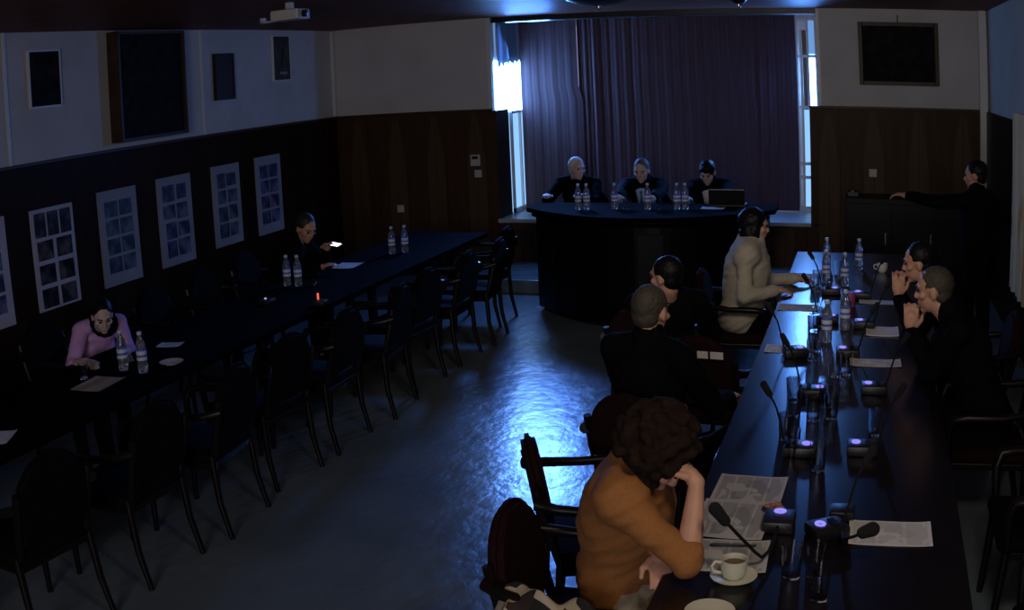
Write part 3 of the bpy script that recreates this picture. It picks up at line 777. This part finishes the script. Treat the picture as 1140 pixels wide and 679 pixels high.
bl = [(-.285, 8.10, 'tall water bottle on the right table, farthest and left of the mug'),
      (-.03, 8.10, 'water bottle on the right table just left of the white mug'),
      (-.13, 7.45, 'water bottle in the middle of the right table between mug and red packet'),
      (-.10, 6.15, 'water bottle in the middle of the right table beside the white pad'),
      (-.27, 7.55, 'water bottle in the middle of the table level with the cream sleeve'),
      (-.20, 5.85, 'water bottle by the microphones behind the striped sheet')]
for x, y, l_ in bl: bottle(x, y, ZT, l_)
bottle(-3.99, 4.56, ZT, 'left one of the two water bottles before the person in pink')
bottle(-3.83, 4.55, ZT, 'right one of the two water bottles before the person in pink')
bottle(-4.28, 6.98, ZT, 'left one of the two water bottles farther down the left table')
bottle(-4.18, 6.98, ZT, 'right one of the two water bottles farther down the left table')
bottle(-4.05, 8.42, ZT, 'left bottle of the pair at the far end of the left table')
bottle(-3.96, 8.50, ZT, 'right bottle of the pair at the far end of the left table')
ZD = 1.0005
bottle(-2.63, 9.44, ZD, 'left one of two water bottles before the white haired man')
bottle(-2.555, 9.46, ZD, 'right one of two water bottles before the white haired man')
bottle(-2.30, 9.50, ZD, 'water bottle left of the man in the blue tie')
bottle(-1.99, 9.50, ZD, 'water bottle right of the blue tie')
bottle(-1.72, 9.52, ZD, 'left one of two water bottles before the reading man')
bottle(-1.645, 9.53, ZD, 'right one of two water bottles before the reading man')
glass(-2.22, 9.50, ZD, 'drinking glass by the right hand of the man in the blue tie')
glass(-2.16, 9.44, ZD, 'second drinking glass beside the bottle at the blue tie')
glass(-1.90, 9.52, ZD, 'drinking glass right of the bottle at the blue tie')
sheet('printed_sheet', 'small white paper before the reading man at the presidium desk', 'paper', -1.40, 9.62, .22, .16, 0, 'blank_paper', z=ZD)
t = thing('laptop', 'open laptop on the presidium desk beside the reading man', 'laptop', (-1.29, 9.80, ZD))
MB().box((0, .06, .009), (.34, .23, .018), bevel=.004).build('keyboard_base', 'black_plastic', t)
MB().box((0, -.055, .085), (.34, .010, .15), Matrix.Rotation(.15, 3, 'X'), bevel=.003).build('screen_lid', 'black_matte', t)
MB().box((0, -.066, .160), (.34, .012, .008), bevel=.002).build('lid_edge', 'chrome', t)
# glasses on the right table
gl = [(-.17, 2.94, 'near drinking glass right of the cup, leftmost of the bottom three'),
      (-.095, 2.95, 'near drinking glass right of the cup, middle of the bottom three'),
      (-.075, 2.80, 'near drinking glass at the bottom edge, nearest of the three'),
      (-.30, 4.20, 'drinking glass beyond the newspapers, left one of a close pair'),
      (-.26, 4.00, 'drinking glass beyond the newspapers, right one of a close pair'),
      (-.145, 3.86, 'drinking glass left of the second nearest right microphone'),
      (.08, 4.30, 'lone drinking glass right of the middle, before the crew cut man'),
      (-.29, 4.52, 'drinking glass left of the bright table glare, nearer one'),
      (-.31, 4.72, 'drinking glass left of the bright table glare, farther one'),
      (-.20, 4.46, 'drinking glass in the cluster just right of the table glare, nearest'),
      (-.12, 4.50, 'drinking glass in the cluster just right of the table glare, rightmost'),
      (-.15, 4.66, 'drinking glass in the cluster just right of the table glare, rear'),
      (-.13, 5.16, 'drinking glass between the standing microphone and the striped sheet, nearer'),
      (-.07, 5.20, 'drinking glass between the standing microphone and the striped sheet, right'),
      (-.26, 5.45, 'drinking glass right beside the standing microphone base'),
      (-.25, 5.64, 'drinking glass behind the standing microphone base'),
      (-.29, 6.05, 'drinking glass right of the lit grey sheets, nearer'),
      (-.27, 6.22, 'drinking glass right of the lit grey sheets, farther'),
      (-.10, 6.45, 'drinking glass beside the bottle near the white pad'),
      (-.34, 7.25, 'drinking glass before the person in cream, nearer'),
      (-.33, 7.42, 'drinking glass before the person in cream, farther'),
      (-.19, 7.80, 'drinking glass beside the tall far bottle')]
for x, y, l_ in gl: glass(x, y, ZT, l_, s=1.12)
glass(-4.12, 4.34, ZT, 'drinking glass at the left corner of the tan sheet')
glass(-4.06, 7.05, ZT, 'drinking glass right of the two farther bottles on the left table')
saucer(-3.77, 4.75, 'saucer right of the bottles by the person in pink', 'mug_white')
rp = MB().lathe([(.0, 0), (.033, .0), (.035, .006), (.035, .09), (.031, .096), (.0, .096)], seg=20).build('drink_can', 'red_tin', smooth=True, loc=(-.08, 6.78, ZT))
tag(rp, 'small red and violet can in the middle of the right table', 'can')
sw = thing('sweet_bowl', 'little heap of orange sweets beyond the near microphone', 'sweets', (-.275, 3.44, ZT))
MB().lathe([(.03, 0), (.045, .012), (.043, .014), (.001, .004)], seg=20).build('dish', 'black_plastic', sw, True)
for i in range(6):
    a = i * 1.05; MB().ell((.022 * math.cos(a), .022 * math.sin(a), .016 + .004 * (i % 2)), (.016, .010, .008), u=10, v=8).build('sweet', 'sweet', sw, True)
# small lamps and phones on the left
t = thing('desk_lamp', 'small red lit signal lamp on the left table edge', 'lamp', (-3.64, 6.35, ZT))
MB().box((0, 0, .018), (.09, .10, .036), bevel=.008).build('base', 'black_plastic', t, True)
MB().cap((0, -.02, .05), (0, -.02, .085), .007, .007).build('bulb', 'led_red', t, True)
t = thing('signal_lamp', 'tiny pale lit lamp left of the red one on the left table', 'lamp', (-4.08, 6.35, ZT))
MB().box((0, 0, .018), (.09, .10, .036), bevel=.008).build('base', 'black_plastic', t, True)
MB().ell((0, -.02, .042), (.010, .010, .006)).build('bulb', 'led_white', t, True)

# ------------------------------------------------------------------ people
def fuse(mb, vox, name, m, parent, origin, iters=3, disp=None):
    bmesh.ops.recalc_face_normals(mb.bm, faces=mb.bm.faces)
    me = bpy.data.meshes.new('tmp'); mb.bm.to_mesh(me); mb.bm.free()
    ob = bpy.data.objects.new('tmp', me); COL.objects.link(ob)
    md = ob.modifiers.new('r', 'REMESH'); md.mode = 'VOXEL'; md.voxel_size = vox; md.adaptivity = 0
    if iters:
        sm = ob.modifiers.new('s', 'SMOOTH'); sm.factor = .5; sm.iterations = iters
    dg = bpy.context.evaluated_depsgraph_get(); dg.update()
    new = bpy.data.meshes.new_from_object(ob.evaluated_get(dg))
    bpy.data.objects.remove(ob); bpy.data.meshes.remove(me)
    n = len(new.vertices); cobuf = np.empty(n * 3, np.float32); new.vertices.foreach_get('co', cobuf)
    if disp:
        nb = np.empty(n * 3, np.float32); new.vertices.foreach_get('normal', nb)
        cobuf = cobuf.reshape(-1, 3); nb = nb.reshape(-1, 3)
        d = np.array([disp(V(c)) for c in cobuf.tolist()], np.float32)[:, None]
        cobuf = (cobuf + nb * d).ravel()
    cobuf = (cobuf.reshape(-1, 3) - np.array(origin, np.float32)).ravel()
    new.vertices.foreach_set('co', cobuf)
    new.polygons.foreach_set('use_smooth', [True] * len(new.polygons))
    new.name = name; new.materials.clear(); new.materials.append(M[m])
    o = bpy.data.objects.new(name, new); COL.objects.link(o); o.parent = parent
    return o

def ik(S, W, l1, l2, pole):
    S, W = V(S), V(W); d = W - S; L = min(d.length, (l1 + l2) * .995); dn = d.normalized()
    a = (l1 * l1 - l2 * l2 + L * L) / (2 * L); h = math.sqrt(max(0, l1 * l1 - a * a))
    p = V(pole); p = (p - dn * p.dot(dn)).normalized()
    return S + dn * a + p * h, S + dn * L

def person(label, hip, yaw, neck, head, look, hands, floor=0., top='black_cloth', sleeve='long', low='black_cloth', lowkind='trousers',
           hair=('short', 'hair_dark'), skin='skin', vox=.007, tilt=(0, 0, 1), fem=False, suit=None, knees=None, ankles=None, twist=0, hands_curl=(.5, .5), poles=None, hdirs=(None, None), norms=(None, None), shoul=None, scarf=None, bulk=1.0, scale=1.0):
    if scale != 1:
        o_ = V((hip[0], hip[1], floor)); sc_ = lambda p: o_ + (V(p) - o_) / scale
        hip, neck, head, hands = sc_(hip), sc_(neck), sc_(head), [sc_(h) for h in hands]
    f = V((math.cos(yaw), math.sin(yaw), 0)); up = V((0, 0, 1)); r = f.cross(up)
    H = V(hip); N = V(neck); t = (N - H).normalized(); TLn = (N - H).length; k = TLn / .50
    rt = (r - t * r.dot(t)).normalized()
    rt = Matrix.Rotation(twist, 3, t) @ rt
    ft = t.cross(rt); B = (rt, ft, t)
    g = .92 if fem else 1.0
    root = thing('person', label, 'person', (H.x, H.y, floor)); O = (H.x, H.y, floor)
    def torso(m, e, neckup=.0, lowcut=False):
        if e and bulk > 1: e = e + .16 * (bulk - 1)
        if not lowcut: m.ell(H + t * .02, (.165 * (1.04 if fem else 1) + e, .12 + e, .11 + e), B)
        m.ell(H + t * .16 * k, (.145 * g + e, .11 + e, .14 * k + e), B)
        m.ell(H + t * .33 * k, (.165 * g + e, .115 + e, .155 * k + e), B)
        m.ell(H + t * .42 * k, (.17 * g + e, .092 + e, .075 + e), B)
        if fem and bulk == 1:
            for s_ in (-1, 1): m.ell(H + t * .33 * k + rt * .07 * s_ + ft * .07, (.06 + e, .055 + e, .06 + e), B)
        for s_ in (-1, 1): m.cap(N + rt * .05 * s_ - t * .01 + up * .01, SH[s_] + up * .01, .045 + e, .05 + e)
        if neckup: m.cap(N - t * .04, N + (V(head) - N).normalized() * neckup, .066 + e, .058 + e)
    SH = {s_: N - t * .045 + rt * .185 * g * s_ for s_ in (-1, 1)}
    if shoul:
        for s_, v in zip((-1, 1), shoul):
            if v: SH[s_] = V(v)
    HC = V(head); ld = V(look).normalized()
    hu = V(tilt); hu = (hu - ld * hu.dot(ld)).normalized(); hr = ld.cross(hu); HB = (hr, ld, hu)
    body = MB(); torso(body, 0)
    body.cap(N - t * .05, HC - hu * .07 - ld * .015, .060, .054)
    # head
    body.ell(HC + hu * .025 - ld * .008, (.074, .093, .090), HB, 24, 18)
    body.ell(HC - hu * .045 + ld * .022, (.056, .064, .066), HB)
    body.ell(HC - hu * .092 + ld * .058, (.026, .024, .020), HB)
    body.cap(HC + ld * .082 + hu * .012, HC + ld * .099 - hu * .026, .009, .013)
    body.ell(HC + ld * .092 - hu * .030, (.019, .012, .009), HB)
    body.ell(HC + ld * .078 + hu * .028, (.052, .016, .010), HB)
    body.ell(HC + ld * .080 - hu * .056, (.024, .014, .006), HB); body.ell(HC + ld * .078 - hu * .066, (.020, .014, .007), HB)
    for s_ in (-1, 1):
        body.ell(HC + hr * .075 * s_ - ld * .008 - hu * .008, (.009, .019, .031), HB)
        body.ell(HC + hr * .048 * s_ + ld * .055 - hu * .018, (.020, .022, .018), HB)
    # arms and hands
    arms = {}
    for i, s_ in enumerate((-1, 1)):
        W = V(hands[i]); pole = poles[i] if poles and poles[i] else (rt * s_ * .6 - up * 1.0 - ft * .1)
        E, W = ik(SH[s_], W, .285, .25, pole)
        arms[s_] = (SH[s_], E, W)
        body.cap(SH[s_], E, .050 * g, .040 * g).cap(E, E * .6 + W * .4, .041 * g, .042 * g).cap(E * .6 + W * .4, W, .042 * g, .027 * g)
        hd = V(hdirs[i]).normalized() if hdirs[i] else (W - E).normalized()
        pn = V(norms[i]) if norms[i] else V((0, 0, 1)); pn = (pn - hd * pn.dot(hd)).normalized()
        ac_ = hd.cross(pn)
        PB = (ac_, hd, pn); hs = .92 if fem else 1.0
        body.cap(W, W + hd * .03, .027, .026)
        body.ell(W + hd * .055 * hs, (.040 * hs, .050 * hs, .015), PB)
        c = hands_curl[i]
        for j, (off, L) in enumerate(((-.030, .066), (-.010, .076), (.011, .070), (.031, .055))):
            K0 = W + hd * .088 * hs + ac_ * off * hs
            a1 = c * .9; d1 = hd * math.cos(a1) - pn * math.sin(a1) + ac_ * off * 3.2
            a2 = c * 2.0; d2 = hd * math.cos(a2) - pn * math.sin(a2) + ac_ * off * 2.
            K1 = K0 + d1.normalized() * L * .55 * hs; K2 = K1 + d2.normalized() * L * .50 * hs
            body.cap(K0 - hd * .02, K1, .0095, .0088, 8).cap(K1, K2, .0088, .0078, 8)
        ts = -s_
        T0 = W + hd * .03 + ac_ * .028 * ts; T1 = T0 + (hd * .7 + ac_ * .7 * ts - pn * .25).normalized() * .040; T2 = T1 + (hd * .95 + ac_ * .15 * ts - pn * .3).normalized() * .032
        body.cap(T0, T1, .0135, .011, 8).cap(T1, T2, .011, .009, 8)
    # legs
    legs = {}
    for i, s_ in enumerate((-1, 1)):
        J = H + r * .09 * s_ - up * .02
        Kn = V(knees[i]) if knees else V((H.x, H.y, 0)) + f * .40 + r * .11 * s_ + up * (floor + .50)
        An = V(ankles[i]) if ankles else V((Kn.x, Kn.y, 0)) + f * .02 + up * (floor + .085)
        legs[s_] = (J, Kn, An)
        body.cap(J, Kn, .085 * g, .055).cap(Kn, Kn * .65 + An * .35, .052, .056).cap(Kn * .65 + An * .35, An, .056, .036)
        body.cap(An - f * .03 - up * .03, An + f * .13 - up * .055, .035, .026)
    fuse(body, vox, 'body', skin, root, O, 2)
    # clothes
    cl = MB(); e = .014 if not suit else .022
    torso(cl, e, .055 if not fem else .02)
    for s_ in (-1, 1):
        S, E, W = arms[s_]
        cl.cap(S, E, .050 * g + e * 1.2, .041 * g + e * 1.15)
        if sleeve == 'long': cl.cap(E, E.lerp(W, .93), .042 * g + e * 1.15, .030 + e)
        elif sleeve == 'half': cl.cap(E, E.lerp(W, .12), .042 * g + e * 1.1, .042 * g + e)
    wr = (lambda p: .007 * noise.noise(p * 8) + .009 * (noise.noise(V((p.x * 5 + p.z * 9, p.y * 6, p.z * 24 - p.x * 16))))) if bulk > 1 else (lambda p: .006 * noise.noise(p * 9) + .003 * noise.noise(p * 24)) if vox < .009 else (lambda p: .006 * noise.noise(p * 9))
    for u in (.08, .24):
        cl.ell(H + t * u * k, (.158 * g * bulk + e, .118 * bulk + e, .11 * k + e), B)
    if bulk > 1: cl.ell(H + t * .24 * k - ft * .055, (.135 + e, .10 + e, .17 * k), B)
    cl.ell(H + t * .36 * k - ft * .03, (.15 * g * bulk + e, .10 * bulk + e, .12 * k + e), B)
    fuse(cl, max(vox, .007), 'jacket' if suit else 'top', top, root, O, 60 if bulk > 1 else 9, wr)
    if suit:
        q = MB(); 
        for j in range(7):
            u = j / 6; c = H + t * (.20 + .24 * u) * k + ft * (.160 - .040 * u * u)
            q.ell(c, (.024 + .044 * u, .030, .034), B)
        q.cap(N - t * .02 + ft * .03, N + (HC - N).normalized() * .035 + ft * .01, .060, .060)
        fuse(q, .008, 'shirt', suit[0], root, O, 3)
        if suit[1]:
            q = MB()
            for j in range(9):
                u = j / 8; q.ell(H + t * (.19 + .25 * u) * k + ft * (.190 - .040 * u * u), (.024 - .012 * u, .010, .022), B)
            q.ell(H + t * .445 * k + ft * .152, (.018, .014, .016), B)
            fuse(q, .006, 'tie', suit[1], root, O, 2)
    tr = MB(); tr.ell(H + t * .0, (.165 * (1.04 if fem else 1) + .018, .12 + .018, .10), B)
    if lowkind == 'trousers':
        for s_ in (-1, 1):
            J, Kn, An = legs[s_]; tr.cap(J, Kn, .088 + .012, .066).cap(Kn, An.lerp(Kn, .06), .066, .052)
    else:
        K = [legs[s_][1] for s_ in (-1, 1)]; J = [legs[s_][0] for s_ in (-1, 1)]
        for u in (0, .25, .5, .75, 1):
            a = J[0].lerp(J[1], u); b = K[0].lerp(K[1], u); tr.cap(a, b, .105, .078)
            tr.cap(b, b - up * .16 , .078, .07)
    fuse(tr, max(vox, .007), lowkind, low, root, O, 3, wr)
    for s_ in (-1, 1):
        J, Kn, An = legs[s_]; q = MB()
        q.cap(An - f * .04 - up * .045, An + f * .15 - up * .050, .034, .030).cap(An - up * .02, An - up * .04, .042, .040).box(An + f * .05 - up * .078, (.235 if abs(f.x) > .7 else .085, .085 if abs(f.x) > .7 else .235, .012))
        fuse(q, .008, 'shoe', 'shoe', root, O, 1)
    # hair
    hs, hm = hair; q = MB()
    if hs == 'short':
        q.ell(HC + hu * .036 - ld * .020, (.080, .094, .090), HB, 24, 18).ell(HC - hu * .01 - ld * .045, (.070, .055, .070), HB)
    elif hs == 'crop':
        q.ell(HC + hu * .031 - ld * .015, (.0765, .093, .0885), HB, 24, 18).ell(HC - hu * .015 - ld * .042, (.066, .052, .065), HB)
    elif hs == 'fringe':
        q.ell(HC + hu * .040 - ld * .014, (.083, .096, .092), HB, 24, 18).ell(HC - hu * .01 - ld * .045, (.072, .055, .072), HB).ell(HC + hu * .085 + ld * .055, (.055, .035, .028), HB)
    elif hs == 'bob':
        q.ell(HC + hu * .034 - ld * .022, (.092, .100, .096), HB, 24, 18).ell(HC - hu * .05 - ld * .05, (.088, .055, .085), HB)
        for s_ in (-1, 1): q.ell(HC + hr * .070 * s_ - ld * .01 - hu * .045, (.024, .045, .075), HB)
    elif hs == 'curly':
        rnd = random.Random(7)
        q.ell(HC + hu * .035 - ld * .035, (.118, .120, .120), HB, 24, 18)
        for j in range(150):
            a = rnd.uniform(0, 2 * PI); b = math.asin(rnd.uniform(-.75, 1)); d = V((math.cos(a) * math.cos(b), math.sin(a) * math.cos(b), math.sin(b)))
            if d.y > .62 and d.z < .55: continue
            c = HC + hu * .03 - ld * .03 + hr * d.x * .125 + ld * d.y * .125 + hu * d.z * .125
            q.ell(c, (rnd.uniform(.016, .026),) * 3, u=8, v=6)
    if hs != 'none':
        fuse(q, .006 if hs != 'crop' else .005, 'hair', hm, root, O, 2, (lambda p: .004 * noise.noise(p * 60) + .004 * noise.noise(p * 25)) if hs in ('curly', 'bob', 'fringe') else (lambda p: .002 * noise.noise(p * 60)))
    for s_ in (-1, 1):
        q = MB().ell(HC + hr * .031 * s_ + ld * .082 + hu * .006 - V(O), (.013, .008, .006), HB, 12, 8); q.build('eye', 'eye', root, True)
        q = MB().cap(HC + hr * .018 * s_ + ld * .091 + hu * .030 - V(O), HC + hr * .048 * s_ + ld * .080 + hu * .031 - V(O), .0045, .0035, 8); q.build('eyebrow', hm if hs != 'none' else 'hair_dark', root, True)
    root.scale = (scale,) * 3
    if scarf:
        q = MB(); 
        for j in range(14):
            a = 2 * PI * j / 14; q.ell(N + rt * .085 * math.cos(a) + ft * (.075 * math.sin(a) + .02) + t * (.03 - .03 * math.sin(a)), (.040, .040, .035), u=10, v=8)
        fuse(q, .008, 'scarf', scarf, root, O, 3)
    return root

# person in brown, leaning on the near table
person('person in a brown top with big curly hair leaning an elbow on the near table', (-.765, 3.20, .60), 0, (-.715, 3.10, 1.00), (-.62, 3.05, 1.085), (.62, .05, -.62),
       [(-.60, 2.98, .785), (-.485, 3.00, 1.025)], top='brown_knit', sleeve='half', low='skirt', lowkind='skirt', hair=('curly', 'hair_curl'), fem=True, vox=.0055, bulk=1.2,
       shoul=(None, (-.71, 2.95, .965)), poles=((0, .3, -1), (.35, -.6, -1.)), hdirs=((.2, -.55, -.25), (-.55, .25, .55)), norms=((.2, -.2, 1), (.9, -.2, .6)), hands_curl=(.35, .55), knees=[(-.42, 3.20, .50), (-.45, 2.96, .50)])
def shawl(u, v):
    x = -1.10 + .36 * u; y = 2.70 + .34 * v - .05 * u
    z = .50 + .235 * math.exp(-((v - .28) / .30) ** 2) * (1 - .25 * u) + .022 * math.sin(u * 13 + v * 9) + .014 * math.sin(v * 23 - u * 6)
    return V((x + .02 * math.sin(v * 11), y, z - .16 * max(0, .16 - u) / .16))
tag(MB().grid(shawl, 40, 40).thick(.012).build('shawl', 'skirt', smooth=True), 'beige, rust and black patterned shawl bunched on the nearest chair behind the brown top', 'shawl')
# short haired man seen from behind
person('short haired man in black seen from behind at the right table', (-.93, 4.50, .55), 1.15, (-.95, 4.45, 1.07), (-.935, 4.47, 1.215), (.35, 1, -.18),
       [(-.95, 4.86, .70), (-.62, 4.72, .76)], hair=('crop', 'hair_stubble'), vox=.007)
person('person with a ruddy face half hidden behind the short haired man in black', (-1.18, 6.10, .52), 1.9, (-1.16, 6.02, .95), (-1.15, 5.96, 1.075), (-1, .45, -.1),
       [(-1.30, 6.42, .66), (-1.02, 6.46, .66)], hair=('short', 'hair_black'), vox=.009)
person('person in a cream top with dark hair at the far left of the right table', (-.86, 7.24, .55), .0, (-.80, 7.24, 1.05), (-.765, 7.24, 1.195), (1, .25, -.12),
       [(-.47, 7.42, .80), (-.60, 7.06, .79)], top='cream_knit', bulk=1.25, lowkind='trousers', hair=('bob', 'hair_black'), fem=True, vox=.008, norms=((0, 0, 1), (0, 0, 1)), hdirs=((1, .1, -.15), (1, .1, -.1)))
# two men with hands before their faces
person('crew cut man in black with hands clasped before his mouth', (.70, 5.12, .55), PI, (.48, 5.16, 1.07), (.372, 5.18, 1.20), (-1, .25, -.12),
       [(.26, 5.24, .97), (.27, 5.34, .97)], hair=('crop', 'hair_stubble'), vox=.006, poles=((.1, -.3, -1), (.1, .3, -1)), hdirs=((0, .06, 1), (0, -.06, 1)), norms=((0, -1, 0), (0, 1, 0)), hands_curl=(.6, .6), knees=[(.3, 5.0, .5), (.3, 5.25, .5)])
person('dark haired man in black hiding his mouth behind both hands', (.70, 6.18, .55), PI, (.46, 6.18, 1.04), (.345, 6.19, 1.155), (-1, .15, -.15),
       [(.22, 6.17, .95), (.23, 6.28, .95)], hair=('short', 'hair_black'), vox=.0065, poles=((.1, -.3, -1), (.1, .3, -1)), hdirs=((0, .06, 1), (0, -.06, 1)), norms=((0, -1, 0), (0, 1, 0)), hands_curl=(.5, .5), knees=[(.3, 6.05, .5), (.3, 6.3, .5)])
# standing person at the back right
person('dark figure standing at the back right reaching an arm to the left', (.96, 8.55, .88), 2.6, (.96, 8.55, 1.31), (.945, 8.55, 1.455), (-.9, .3, -.1),
       [(.36, 8.60, 1.27), (1.02, 8.78, .95)], hair=('short', 'hair_black'), vox=.009, knees=[(1.02, 8.47, .48), (.90, 8.60, .48)], ankles=[(1.04, 8.45, .085), (.92, 8.62, .085)], poles=((.1, 0, -1), None))
# the three at the presidium desk
person('white haired man in a dark pullover, leftmost at the presidium desk', (-2.95, 10.70, .70), -PI / 2, (-2.94, 10.56, 1.16), (-2.93, 10.50, 1.285), (.75, -.65, -.12),
       [(-2.76, 10.12, 1.04), (-3.14, 10.12, 1.04)], floor=.14, hair=('crop', 'hair_grey'), skin='skin_pale', vox=.0075, norms=((0, 0, 1), (0, 0, 1)))
person('man in dark suit, light blue shirt and blue tie, middle of the presidium', (-2.25, 10.70, .70), -PI / 2, (-2.25, 10.57, 1.14), (-2.25, 10.49, 1.26), (-.05, -1, -.28),
       [(-2.05, 9.98, 1.04), (-2.38, 9.95, 1.04)], floor=.14, top='suit_navy', suit=('shirt_blue', 'tie_blue'), hair=('short', 'hair_steel'), skin='skin_pale', vox=.0075, norms=((0, 0, 1), (0, 0, 1)))
person('dark haired man in a black suit reading with lowered head beside the laptop', (-1.56, 10.70, .70), -PI / 2, (-1.57, 10.57, 1.13), (-1.575, 10.48, 1.245), (-.1, -.9, -.5),
       [(-1.38, 9.98, 1.04), (-1.72, 9.98, 1.04)], floor=.14, top='black_cloth', suit=('shirt_white', None), hair=('fringe', 'hair_black'), skin='skin_pale', vox=.0075, norms=((0, 0, 1), (0, 0, 1)))
# left table
person('person in a pink top writing at the left table, face lowered', (-4.80, 5.04, .55), -.35, (-4.46, 4.93, .925), (-4.31, 4.78, 1.01), (.72, -.62, -.45),
       [(-4.18, 4.78, .785), (-4.30, 4.56, .785)], top='pink_knit', sleeve='half', hair=('short', 'hair_black'), skin='skin_pale', fem=True, vox=.007, norms=((0, 0, 1), (0, 0, 1)), scarf='black_cloth', hdirs=((1, -.6, 0), (1, -.3, 0)), scale=.86)
person('dark figure with brown hair looking at a glowing phone at the left table', (-4.80, 7.66, .55), 0, (-4.58, 7.62, .99), (-4.44, 7.60, 1.105), (.8, -.35, -.45),
       [(-4.33, 7.74, .90), (-4.24, 7.44, .80)], hair=('short', 'hair_dark'), vox=.009)
ph = thing('phone', 'phone with a bright white screen held over the left table', 'phone', (-4.24, 7.72, .945))
MB().box((0, 0, 0), (.075, .15, .008), bevel=.003).build('case', 'black_plastic', ph); MB().box((0, 0, .0048), (.062, .10, .002)).build('screen', 'phone_glow', ph)
ph.rotation_euler = (.12, -.2, 1.4)

# ------------------------------------------------------------------ light
def area(name, loc, tgt, size, power, col, spread=180, sy=None):
    l = bpy.data.lights.new(name, 'AREA'); l.energy = power; l.color = col; l.size = size
    if sy: l.shape = 'RECTANGLE'; l.size_y = sy
    l.spread = math.radians(spread)
    o = bpy.data.objects.new(name, l); COL.objects.link(o); o.location = loc
    d = (V(tgt) - V(loc)).normalized(); o.rotation_euler = d.to_track_quat('-Z', 'Y').to_euler(); return o
area('warm_ceiling_lamp', (.35, 1.7, 2.85), (-.1, 4.2, .75), .5, 12, (1, .85, .68), 140)
area('faint_fill', (-.6, 3.5, 2.7), (-1.2, 11, 1.7), .6, 8, (1, .90, .84), 110)  # added weak fill toward the back of the room, no fixture modelled
area('rear_fill', (-.8, -2.2, 2.0), (-3.9, 8, 2.2), 1.6, 34, (.97, .92, 1.0), 130)  # unseen fill added behind the camera; the rear wall has no window
area('daylight_from_left_bay_window', (-3.85, 11.95, 2.7), (-2.2, 6.6, 0), .5, 30, (.10, .28, 1.0), 95)
area('daylight_from_right_bay_window', (-.64, 12.2, 2.38), (-3.2, 7.5, .7), .25, 25, (.10, .30, 1.0), 140)

wd = bpy.data.worlds.new('world'); bpy.context.scene.world = wd; wd.use_nodes = True
wd.node_tree.nodes['Background'].inputs[0].default_value = (.010, .012, .018, 1)
wd.node_tree.nodes['Background'].inputs[1].default_value = .5

sc = bpy.context.scene
sc.view_settings.view_transform = 'Standard'; sc.view_settings.look = 'None'
sc.view_settings.gamma = 1; sc.view_settings.use_curve_mapping = False; sc.view_settings.exposure = 0
sc.cycles.max_bounces = 8; sc.cycles.sample_clamp_indirect = 2.0
try: sc.cycles.use_denoising = True
except Exception: pass
